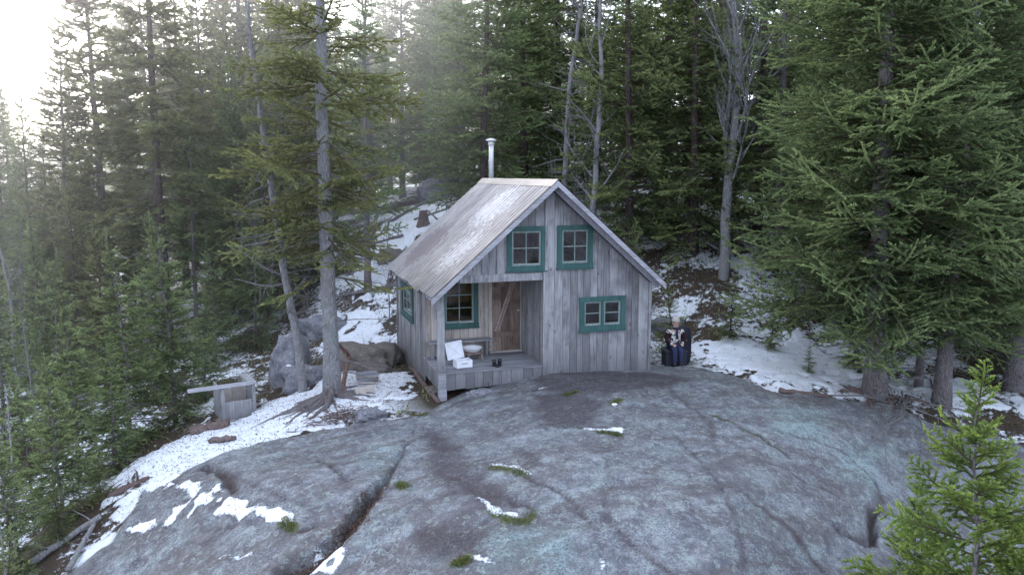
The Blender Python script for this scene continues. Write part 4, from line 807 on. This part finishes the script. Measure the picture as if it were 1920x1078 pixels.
log([gp(1462, 735, .04), gp(1560, 746, .05)], .07, M['root'], 'fallen_log', 'flat dark log lying along the rim of the ledge on the right', 'log', seed=11)
log([gp(715, 398, .2), gp(830, 372, .3)], .14, M['root'], 'fallen_log', 'long fallen trunk on the snowy slope behind the cabin roof', 'log', seed=12, stubs=5)
log([gp(640, 560, .1), gp(745, 545, .25)], .07, M['twig'], 'fallen_log', 'slim fallen pole on the snow left of the cabin', 'log', seed=13, stubs=3)
s_ = at_v(794, 33); m = MB(); m.tube([(0, 0, -.2), (0, 0, .05), (0.01, 0, .2), (0, .01, .58)], [.34, .25, .20, .17], 12, .5, .12); o = m.build('stump', M['root'], None, False); o.location = s_; tag(o, 'dark tree stump on the snowy slope behind the cabin roof', 'stump')
m = MB(); rq = np.random.default_rng(8)
x0, y0, z0 = gp(690, 722); stack = empty('board_stack', (x0, y0, z0), R_(-12), 'small stack of short split boards dusted with snow beside the thick spruce', 'board stack')
for k in range(6):
    m = MB(); a = rq.uniform(-.15, .15); Mb = Matrix.Translation((rq.uniform(-.05, .05), rq.uniform(-.05, .05), .03+k*.045))@Matrix.Rotation(a, 4, 'Z'); m.box(-.26, .26, -.09, .09, 0, .035, rq.random(), Mb, .004); m.build('board', M['trim'] if k % 3 else M['wall_warm'], stack)
x0, y0, z0 = gp(684, 741); m = MB(); m.box(-.22, .22, -.11, .11, -.02, .12, .8, jit=.01); o = m.build('timber_block', M['wall_warm'], None, bevel=.008); o.location = (x0, y0, z0); o.rotation_euler = (0, R_(-4), R_(8)); tag(o, 'pale squared timber block in front of the board stack', 'timber block')
# low wooden frame on the left slope
x0, y0, z0 = gp(480, 772); fr = empty('wooden_frame', (x0, y0, z0), R_(14), 'low open-fronted box frame of pale boards on the left slope', 'wooden frame')
dy, wx, hz = .85, .78, .66
def part(name, *bx, mat='wall', tone=.7):
    m = MB(); m.box(*bx, tone, None, .006); return m.build(name, M[mat], fr)
part('lower_board', -wx, 0, -.02, .02, -.12, .30); part('post', -.07, .0, -.045, -.022, -.2, hz); part('post', -wx, -wx+.08, -.045, -.022, -.3, hz-.02); part('top_rail', -wx-.72, .02, -.07, .03, hz, hz+.07, mat='trim', tone=.9)
part('side_panel', -.02, .02, .022, dy, -.1, hz-.14, mat='wall'); part('side_panel', -wx, -wx+.03, .022, dy, -.15, hz-.03, mat='wall'); part('back_board', -wx+.04, -.03, dy-.03, dy, -.1, hz-.16, mat='wall_warm'); part('top_board', -.13, .06, .035, dy+.1, hz, hz+.04)
# boulders
def boulder(loc, r, mat, label, seed, name='boulder', sub=5, group=None, rz=0):
    bm = __import__('bmesh').new(); __import__('bmesh').ops.create_icosphere(bm, subdivisions=sub, radius=1)
    V = np.array([v.co for v in bm.verts]); n = 1+.34*fbm(V[:, 0]*1.1+seed, V[:, 1]*1.1+V[:, 2]*.9, 2, seed)+.20*fbm(V[:, 2]*1.6+seed, V[:, 0]*1.6-V[:, 1], 4, seed+3)+.10*fbm(V[:, 0]*4+V[:, 2]*3, V[:, 1]*4+seed-V[:, 2]*2, 4, seed+7)-.22*np.abs(fbm(V[:, 0]*1.7+V[:, 2], V[:, 1]*1.7-V[:, 2]*1.3, 3, seed+9))
    V = np.sign(V)*np.abs(V)**.82; V = V*n[:, None]*np.array(r)
    for v, c_ in zip(bm.verts, V): v.co = c_
    me = bpy.data.meshes.new(name); bm.to_mesh(me); bm.free(); o = link(name, me, mat, None, True); o.location = loc; o.rotation_euler = (0, 0, rz); return tag(o, label, 'boulder', group)
p = gp(540, 722); boulder((p[0]+.1, p[1]+.6, p[2]+.25), (.55, .7, .85), M['boulder'], 'big rounded grey boulder behind the slim leaning dead spruce', 3)
p = gp(560, 725); boulder((p[0]+.2, p[1]+.1, p[2]+.12), (.6, .5, .42), M['boulder'], 'lower grey boulder in front of the big rounded one', 5)
p = gp(688, 700); boulder((p[0]+.05, p[1]+.75, p[2]+.02), (1.05, .85, .52), M['boulder2'], 'flat-topped brown boulder between the thick spruce and the cabin side wall', 8, rz=-.5)
p = gp(693, 785); boulder((p[0], p[1]+.1, p[2]+.05), (.38, .26, .2), M['boulder'], 'small pale rounded boulder below the snow by the spruce roots', 11)
p = gp(607, 625); boulder((p[0], p[1]+.3, p[2]+.15), (.8, .5, .45), M['boulder'], 'snow-capped boulder glimpsed between the two near trunks', 14)
p = gp(900, 742); boulder((p[0], p[1]+.1, p[2]), (.33, .2, .12), M['boulder'], 'low pale stone on the ledge under the porch edge', 17)
p = gp(815, 735); boulder((p[0]-.0, p[1]+.1, p[2]+.02), (.2, .3, .14), M['boulder2'], 'small dark stone beside the porch footing', 19)
p = at_v(818, 42); boulder((p[0], p[1], p[2]+.4), (.9, .8, .7), M['boulder'], 'blue-grey boulder on the slope above the stump', 23)
for i, (px, v) in enumerate([(660, 30), (735, 29), (700, 34), (770, 27), (1250, 24), (1500, 24), (180, 24), (380, 27)]):
    p = at_v(px, v); boulder((p[0], p[1], p[2]+.02), (random.uniform(.3, .6), .4, random.uniform(.2, .35)), M['boulder2' if i % 2 else 'boulder'], 'half-buried stone with a cap of snow on the forest floor', 30+i, sub=3, group='stones on the forest floor')
# hanging roots over the ledge on the right
def wire(pts, r, name, label, cat, mat='twig', seed=1, side=0):
    rg = np.random.default_rng(seed); P = np.array(pts, float); k = len(P)*4; t = np.linspace(0, 1, k); Q = np.stack([np.interp(t, np.linspace(0, 1, len(P)), P[:, i]) for i in range(3)], 1); Q += rg.normal(0, .018, Q.shape)
    m = MB(); c0 = Q[0].copy(); m.tube(Q-c0, np.linspace(r, r*.35, k), 6, .5, .1, seed=seed)
    for j in range(side):
        i = rg.integers(2, k-1); d = nrm(rg.normal(size=3)); d[2] = -abs(d[2])*.3; L = rg.uniform(.15, .5); m.tube([Q[i]-c0, Q[i]-c0+d*L*.5, Q[i]-c0+d*L+np.array([0, 0, -.05])], [r*.5, r*.35, r*.15], 4)
    o = m.build(name, M[mat], None, True); o.location = c0; return tag(o, label, cat, 'dead roots trailing over the ledge')
for i, (q, r, lb) in enumerate([([(1690, 745, .15), (1685, 800, .2), (1620, 850, .1), (1600, 862, .03)], .02, 'long dead root trailing left over the ledge from the flared spruce'), ([(1700, 750, .15), (1690, 815, .3), (1660, 830, .3), (1662, 900, .15), (1675, 912, .03)], .018, 'forked dead root hanging straight down the ledge'),
    ([(1695, 750, .12), (1688, 810, .3), (1705, 850, .25), (1700, 885, .05)], .018, 'dead root hanging beside the forked one'), ([(1650, 745, .1), (1655, 790, .12), (1654, 830, .05)], .012, 'thin short dead root below the flared trunk'), ([(1720, 790, .1), (1735, 830, .1), (1722, 890, .05)], .014, 'dark thin root furthest right on the ledge')]):
    wire([gp(a, b_, c_) for a, b_, c_ in q], r, 'dead_root', lb, 'root', seed=40+i, side=3)
for i, (a, b_) in enumerate([((1560, 752), (1680, 765)), ((1640, 765), (1790, 800)), ((1700, 745), (1800, 790)), ((1745, 720), (1760, 790)), ((1650, 735), (1740, 775)), ((1690, 770), (1830, 775))]):
    A, B = gp(*a, .04), gp(*b_, .05); log([A, tuple((np.array(A)+B)/2+np.array([0, 0, .1])), B], .022, M['twig'], 'dead_branch', 'fallen dead branch in the tangle at the foot of the flared spruce', 'branch', 5, 60+i, 'dead branches under the right spruces', 8)
# twig tangle below the thick spruce
m = MB(); rg = np.random.default_rng(91); bx, by, bz = gp(640, 790)
for k in range(170):
    x = rg.normal(0, .38); y = rg.normal(.12, .22); z = G(bx+x, by+y)-bz+rg.uniform(.01, .14); a = rg.uniform(0, 6.28); L = rg.uniform(.12, .5); d = np.array([math.cos(a), math.sin(a), rg.uniform(-.3, .35)])*L/2
    q = np.array([x, y, z]); m.tube([q-d, q+rg.normal(0, .02, 3), q+d], [.008, .007, .003], 4)
o = m.build('twig_pile', M['root'], None, True); o.location = (bx, by, bz); tag(o, 'tangle of reddish dead twigs at the foot of the thick spruce', 'twigs', kind='stuff')
# moss cushions, dead leaves, twigs strewn: countless -> stuff
def strew(name, mat, n, gen, size, label, cat, seed, tonef=lambda r: r.random(), tall=0):
    rg = np.random.default_rng(seed); xy = gen(rg, n); z = fields(xy[:, 0], xy[:, 1])[0]; n = len(xy)
    a = rg.uniform(0, 6.28, n); s = size*rg.uniform(.5, 1.5, n); d = np.stack([np.cos(a), np.sin(a), rg.normal(0, .25, n)+tall], 1)*s[:, None]; w = np.stack([-np.sin(a), np.cos(a), rg.normal(0, .4, n)], 1)*(s*.4)[:, None]
    c = np.stack([xy[:, 0], xy[:, 1], z+.008], 1)+np.array([0, 0, 1.])*(np.abs(d[:, 2]*.3))[:, None]
    T = np.stack([c-w*.5, c+w*.5, c+d], 1).reshape(-1, 3); me = np_mesh(name, T, np.arange(len(T)).reshape(-1, 3), np.repeat(rg.uniform(.1, .9, n), 3)); o = link(name, me, mat); return tag(o, label, cat, kind='stuff')
def around(lines, spread):
    def g(rg, n):
        P = np.array(lines); k = rg.integers(0, len(P)-1, n); t = rg.random((n, 1)); return P[k]*(1-t)+P[k+1]*t+rg.normal(0, spread, (n, 2))
    return g
def area(u0, u1, v0, v1, keep):
    def g(rg, n):
        u = rg.uniform(u0, u1, n*3); v = rg.uniform(v0, v1, n*3); x, y = uv2xy(u, v); f = fields(x, y); k = keep(f); return np.stack([x[k], y[k]], 1)[:n]
    return g
leafm = plain('dead_leaf', (.085, .055, .042), .8, .2, 0, .5); mossm = mat_needle('moss_blades', (.03, .045, .012), (.10, .12, .03), (.20, .21, .06))
strew('leaf_litter', leafm, 5000, around(crev[3:], .09), .045, 'brown dead leaves and twigs packed in the long crevice', 'leaf litter', 5, tall=.3)
strew('fallen_leaves', leafm, 16000, area(-14, 14, 14, 34, lambda f: (f[1] < -.05)), .045, 'scattered dead leaves and twigs on the snow and forest floor', 'leaf litter', 6, tall=.2)
strew('twig_litter', leafm, 7000, area(-9, 0, 12.5, 22, lambda f: (f[2] > -.1)), .035, 'needles and twig bits dirtying the snow left of the ledge', 'leaf litter', 16, tall=.1)
strew('rock_leaves', leafm, 1500, area(-6, 8, 9, 19, lambda f: (f[1] > 0) & (f[4] > .45)), .03, 'a few small dead leaves scattered on the granite', 'leaf litter', 7)
for i, (q, w) in enumerate(moss_l):
    strew('moss_tuft', mossm, 900, around(q, .05), .02, ['moss cushion under the middle snow sliver on the ledge', 'mossy clump beside the largest snow sliver on the ledge', 'brown-green moss near the bottom edge of the ledge', 'dark moss at the tip of the forked snow patch', 'tiny moss tuft beside a white stone near the cabin', 'spiky green moss tuft right beside the crevice', 'faint moss on the dark stain below the cabin', 'moss under the far right snow sliver', 'moss in the damp joint by the porch footing'][i], 'moss', 20+i, tall=.9)
strew('crack_moss', mossm, 900, around(cracks[2][0], .03), .016, 'sparse moss along a thin joint on the right side of the ledge', 'moss', 42, tall=.7)
strew('ground_cover', M['ndl_w'], 26000, area(-16, 16, 15, 36, lambda f: (f[1] < -.25) & (f[2] < -.1)), .07, 'low brown-green undergrowth between the trees', 'undergrowth', 9, tall=.8)
rg = np.random.default_rng(17)
for i in range(34):
    px, v = rg.uniform(-50, 1950), rg.uniform(19, 33)
    if 700 < px < 1225 and v < 26 or 1225 < px < 1330 and v < 20.5: continue
    q = at_v(px, v); f = fields(np.array([q[0]]), np.array([q[1]]))
    if f[1][0] > -.2: continue
    bare('shrub', q, 'leafless knee-high shrub on the snowy forest floor', 'leafless shrubs on the forest floor', rg.uniform(.7, 1.5), name='bare_shrub', cat='shrub')
for i in range(16):
    q = at_v(rg.uniform(-30, 1900), rg.uniform(24, 40)); a = rg.uniform(0, 6.28); L = rg.uniform(1.5, 4); A = np.array(q)+[0, 0, .1]; B = A+np.array([math.cos(a)*L, math.sin(a)*L, 0]); B[2] = G(B[0], B[1])+rg.uniform(.1, .7)
    if -1.2 < A[0] < 6 and A[1] < 7: continue
    log([A, B], rg.uniform(.03, .08), M['twig'], 'deadfall', 'grey deadfall pole lying on the forest floor', 'log', 6, 100+i, 'deadfall poles in the forest', 4)
p = gp(1478, 766) if False else gp(1152, 766, .02); boulder(p, (.06, .05, .03), plain('white_quartz', (.75, .75, .74), .5), 'small white stone on the ledge in front of the cabin', 50, name='stone', sub=2)

# ------------------------------------------------------------------ seated person
def skin(name, J, E, mat, parent, sub=2, root=0):
    me = bpy.data.meshes.new(name); me.from_pydata([j[:3] for j in J], E, []); me.update(); me.materials.append(mat); o = bpy.data.objects.new(name, me); COL.objects.link(o); o.parent = parent
    sk = o.modifiers.new('skin', 'SKIN'); sk.use_smooth_shade = True
    if not me.skin_vertices: me.skin_vertices.new() if hasattr(me.skin_vertices, 'new') else None
    d = me.skin_vertices[0].data
    for i, j in enumerate(J): r = j[3]; d[i].radius = r if hasattr(r, '__len__') else (r, r); d[i].use_root = (i == root)
    s = o.modifiers.new('sub', 'SUBSURF'); s.levels = s.render_levels = sub; return o
bp = gp(1272, 688); pz = bp[2]+.02
yaw = R_(-12)
box = empty('storage_box', (bp[0], bp[1]+.22, pz), yaw, 'dark storage box the person is sitting on', 'box')
m = MB(); m.box(-.27, .27, -.19, .22, 0, .36, .5); m.build('body', plain('dark_plastic', (.03, .03, .045), .6), box, bevel=.015)
m = MB(); m.box(-.285, .285, -.205, .235, .362, .40, .5); m.build('lid', plain('dark_lid', (.045, .045, .06), .6), box, bevel=.012)
pe = empty('person', (bp[0], bp[1]+.22, pz+.40), yaw, 'person in pale knit hat, patterned white jacket and blue jeans sitting on dark box', 'person')
skinm = plain('skin', (.55, .36, .28), .6, .3, 0, .06); jean = plain('denim', (.035, .042, .09), .9, .1, 0, .3, 60)
t = NT('patterned_fleece'); nn = t.noise(t.obj(), 16, 2, .4, .8); cc = t.ramp(nn, [(.42, (.03, .03, .04)), (.47, (.62, .60, .56))], 'LINEAR'); cc = t.mix(t.ramp(t.noise(t.obj(), 5, 1), [(.62, 0), (.64, 1)]), cc, (.05, .03, .04)); jack = t.pbr(cc, .95, None, .1)
hatm = plain('knit_wool', (.50, .46, .42), .95, .1, 0, .3, 70, 1); hairm = plain('hair', (.10, .06, .04), .8)
J = [(0, 0, .10, (.12, .09)), (0, -.01, .28, (.11, .08)), (0, -.02, .44, (.11, .07)), (0, -.02, .53, (.055, .055)), (0, -.04, .60, (.068, .068)), (0, -.045, .68, (.078, .09)), (0, -.04, .75, (.062, .075)),
     (-.16, -.02, .45, (.035, .035)), (-.24, -.04, .26, (.038, .038)), (-.13, -.24, .17, (.026, .026)), (.16, -.02, .45, (.035, .035)), (.24, -.04, .26, (.038, .038)), (.12, -.24, .19, (.026, .026)),
     (-.09, -.02, .07, (.085, .085)), (-.10, -.36, .06, (.065, .065)), (-.10, -.37, -.27, (.04, .04)), (-.10, -.39, -.34, (.03, .025)), (.09, -.02, .07, (.085, .085)), (.06, -.36, .06, (.065, .065)), (.07, -.36, -.27, (.04, .04)), (.07, -.39, -.34, (.03, .025))]
E = [(0, 1), (1, 2), (2, 3), (3, 4), (4, 5), (5, 6), (2, 7), (7, 8), (8, 9), (2, 10), (10, 11), (11, 12), (0, 13), (13, 14), (14, 15), (15, 16), (0, 17), (17, 18), (18, 19), (19, 20)]
for sx, w in ((-1, 9), (1, 12)):       # palms and five curled fingers each, joined to the wrist
    wx_, wy_, wz_ = J[w][:3]; J.append((wx_-sx*.025, wy_-.05, wz_+.005, (.024, .015))); pi_ = len(J)-1; E.append((w, pi_))
    for f in range(4):
        fx = wx_-sx*.025+(f-1.5)*.017; L = (.028, .034, .031, .024)[f]; J.append((fx, wy_-.078, wz_+.004, (.009, .009))); J.append((fx, wy_-.078-L, wz_-.012, (.008, .008))); J.append((fx, wy_-.075-L, wz_-.036, (.007, .007))); k = len(J); E += [(pi_, k-3), (k-3, k-2), (k-2, k-1)]
    J.append((wx_-sx*.055, wy_-.05, wz_+.012, (.010, .010))); J.append((wx_-sx*.07, wy_-.078, wz_+.004, (.009, .009))); k = len(J); E += [(pi_, k-2), (k-2, k-1)]
body = skin('body', J, E, skinm, pe, 2)
Jj = [(0, .0, .06, (.155, .135)), (0, -.01, .26, (.15, .13)), (0, -.02, .44, (.165, .12)), (0, -.02, .50, (.075, .075)), (-.165, -.02, .46, (.075, .075)), (-.25, -.04, .26, (.062, .062)), (-.15, -.20, .18, (.046, .046)), (.165, -.02, .46, (.075, .075)), (.25, -.04, .26, (.062, .062)), (.14, -.20, .20, (.046, .046))]
skin('jacket', Jj, [(0, 1), (1, 2), (2, 3)], jack, pe, 2)
maroon = plain('dark_wool', (.035, .016, .022), .95, .1)
for q in ((4, 5, 6), (7, 8, 9)): skin('sleeve', [Jj[k] for k in q], [(0, 1), (1, 2)], maroon, pe, 2)
skin('jeans', [(0, 0, .09, (.15, .12)), (-.09, -.04, .075, (.10, .10)), (-.10, -.37, .065, (.078, .078)), (-.10, -.37, -.28, (.056, .056)), (.09, -.04, .075, (.10, .10)), (.06, -.37, .065, (.078, .078)), (.07, -.36, -.28, (.056, .056))], [(0, 1), (1, 2), (2, 3), (0, 4), (4, 5), (5, 6)], jean, pe, 2)
for sx in (-.10, .07): m = MB(); m.tube([(sx, -.365, -.36), (sx, -.365, -.25)], [.055, .058], 12); m.ball((sx, -.43, -.365), (.052, .12, .04)); m.box(sx-.052, sx+.052, -.55, -.31, -.41, -.385); m.build('boot', blk, pe, True)
m = MB(); m.ball((0, -.035, .765), (.097, .108, .085), 18, 12); m.tube([(0, -.04, .725), (0, -.038, .765)], [.102, .104], 18); m.ball((0, -.03, .865), .03, 10, 6); m.build('hat', hatm, pe, True)
m = MB(); m.ball((0, -.005, .67), (.09, .08, .11), 14, 10); m.build('hair', hairm, pe, True)
m = MB(); m.tube([(0, -.03, .535), (0, -.03, .585)], [.085, .075], 16); m.bar((.0, -.15, .54), (.01, -.165, .30), .06, .02, .5, (0, 1, 0)); m.build('scarf', plain('navy_scarf', (.03, .03, .08), .95), pe, True)
fm = plain('eye', (.02, .02, .02), .3); lm = plain('lips', (.30, .10, .09), .5)
for sx in (-.033, .033): m = MB(); m.ball((sx, -.132, .69), (.012, .008, .008)); m.build('eye', fm, pe, True)
m = MB(); m.ball((0, -.145, .668), (.012, .018, .022)); m.build('nose', skinm, pe, True); m = MB(); m.ball((0, -.128, .635), (.024, .010, .007)); m.build('mouth', lm, pe, True)
for sx in (-.083, .083): m = MB(); m.ball((sx, -.045, .68), (.012, .02, .03)); m.build('ear', skinm, pe, True)
x, y, z = bp[0]+.46, bp[1]+.38, pz
x -= .06; y += .12; bag = empty('backpack', (x, y, G(x, y)), R_(-10), 'large dark blue backpack standing beside the seated person', 'backpack')
navy = plain('navy_nylon', (.018, .019, .030), .75, .3, 0, .3, 12, .8)
m = MB(); m.tube([(0, 0, -.02), (0, 0, .05), (0, 0, .3), (0.0, 0, .65), (0, .0, .9), (0, 0, .98)], [.14, .20, .225, .215, .18, .08], 18, .5, .05); o = m.build('main_bag', navy, bag, True); o.scale = (1, .72, 1)
m = MB(); m.ball((.0, -.15, .32), (.16, .08, .2), 14, 10); m.build('pocket', navy, bag, True)
for sx in (-.1, .1): m = MB(); m.tube([(sx, .1, .85), (sx, .2, .7), (sx, .19, .4), (sx, .1, .15)], .016, 6); m.build('strap', blk, bag, True)

# ------------------------------------------------------------------ light and air
SUN_AZ, SUN_EL = R_(-33), R_(24)          # azimuth from the view's forward direction, left is negative
su = math.sin(SUN_AZ); sv = math.cos(SUN_AZ); sd = np.array([su*_c-sv*_s, su*_s+sv*_c, 0]); sd = np.array([sd[0]*math.cos(SUN_EL), sd[1]*math.cos(SUN_EL), math.sin(SUN_EL)])
L = bpy.data.lights.new('sun', 'SUN'); L.energy = 4.2; L.angle = R_(14); L.color = (1, .95, .90); so = bpy.data.objects.new('sun', L); COL.objects.link(so)
so.rotation_euler = Vector(sd).to_track_quat('Z', 'Y').to_euler()
wd = bpy.data.worlds.new('World'); scn.world = wd; wd.use_nodes = True; nt = wd.node_tree; bg = nt.nodes['Background']
sky = nt.nodes.new('ShaderNodeTexSky'); sky.sky_type = 'NISHITA'; sky.sun_disc = False; sky.sun_elevation = SUN_EL; sky.sun_rotation = math.atan2(sd[0], sd[1])
sky.air_density = 1.0; sky.dust_density = 3.0; sky.ozone_density = 1.5
bg.inputs[1].default_value = .13; nt.links.new(sky.outputs[0], bg.inputs[0])
sky_fill = nt.nodes.new('ShaderNodeBackground'); sky_fill.inputs[0].default_value = (.70, .79, 1, 1); sky_fill.inputs[1].default_value = 2.25      # even fill added over the whole sky to lift the shade
ad = nt.nodes.new('ShaderNodeAddShader'); nt.links.new(bg.outputs[0], ad.inputs[0]); nt.links.new(sky_fill.outputs[0], ad.inputs[1]); nt.links.new(ad.outputs[0], nt.nodes['World Output'].inputs[0])
hz = MB(); cs_ = [uv2xy(u_, v_) for u_, v_ in ((-14, 15), (-1.5, 19), (6, 60), (20, 230), (-170, 230), (-90, 15))]; nn_ = len(cs_)
hz.add([(a, b, z_) for z_ in (-40, 45) for a, b in cs_], [tuple(range(nn_))[::-1], tuple(range(nn_, 2*nn_))]+[(i, (i+1) % nn_, (i+1) % nn_+nn_, i+nn_) for i in range(nn_)]); t = NT('flare_haze'); vs_ = t.n('VolumeScatter', {'Color': (.93, .92, 1.0), 'Density': .0075, 'Anisotropy': .78}); t.t.links.new(vs_.outputs[0], t.out.inputs['Volume'])  # scatter volume added to imitate the sun's veiling flare on the left
o = hz.build('haze', t.m); tag(o, 'thin haze volume added over the left forest for veiling sun flare', 'haze', kind='stuff')
scn.view_settings.view_transform = 'Standard'; scn.view_settings.look = 'None'; scn.view_settings.exposure = 0
scn.render.engine = 'CYCLES'; cy = scn.cycles
cy.volume_bounces = 1; cy.use_denoising = True; cy.max_bounces = 8; cy.transparent_max_bounces = 12; cy.diffuse_bounces = 5; cy.glossy_bounces = 2; cy.sample_clamp_indirect = 6
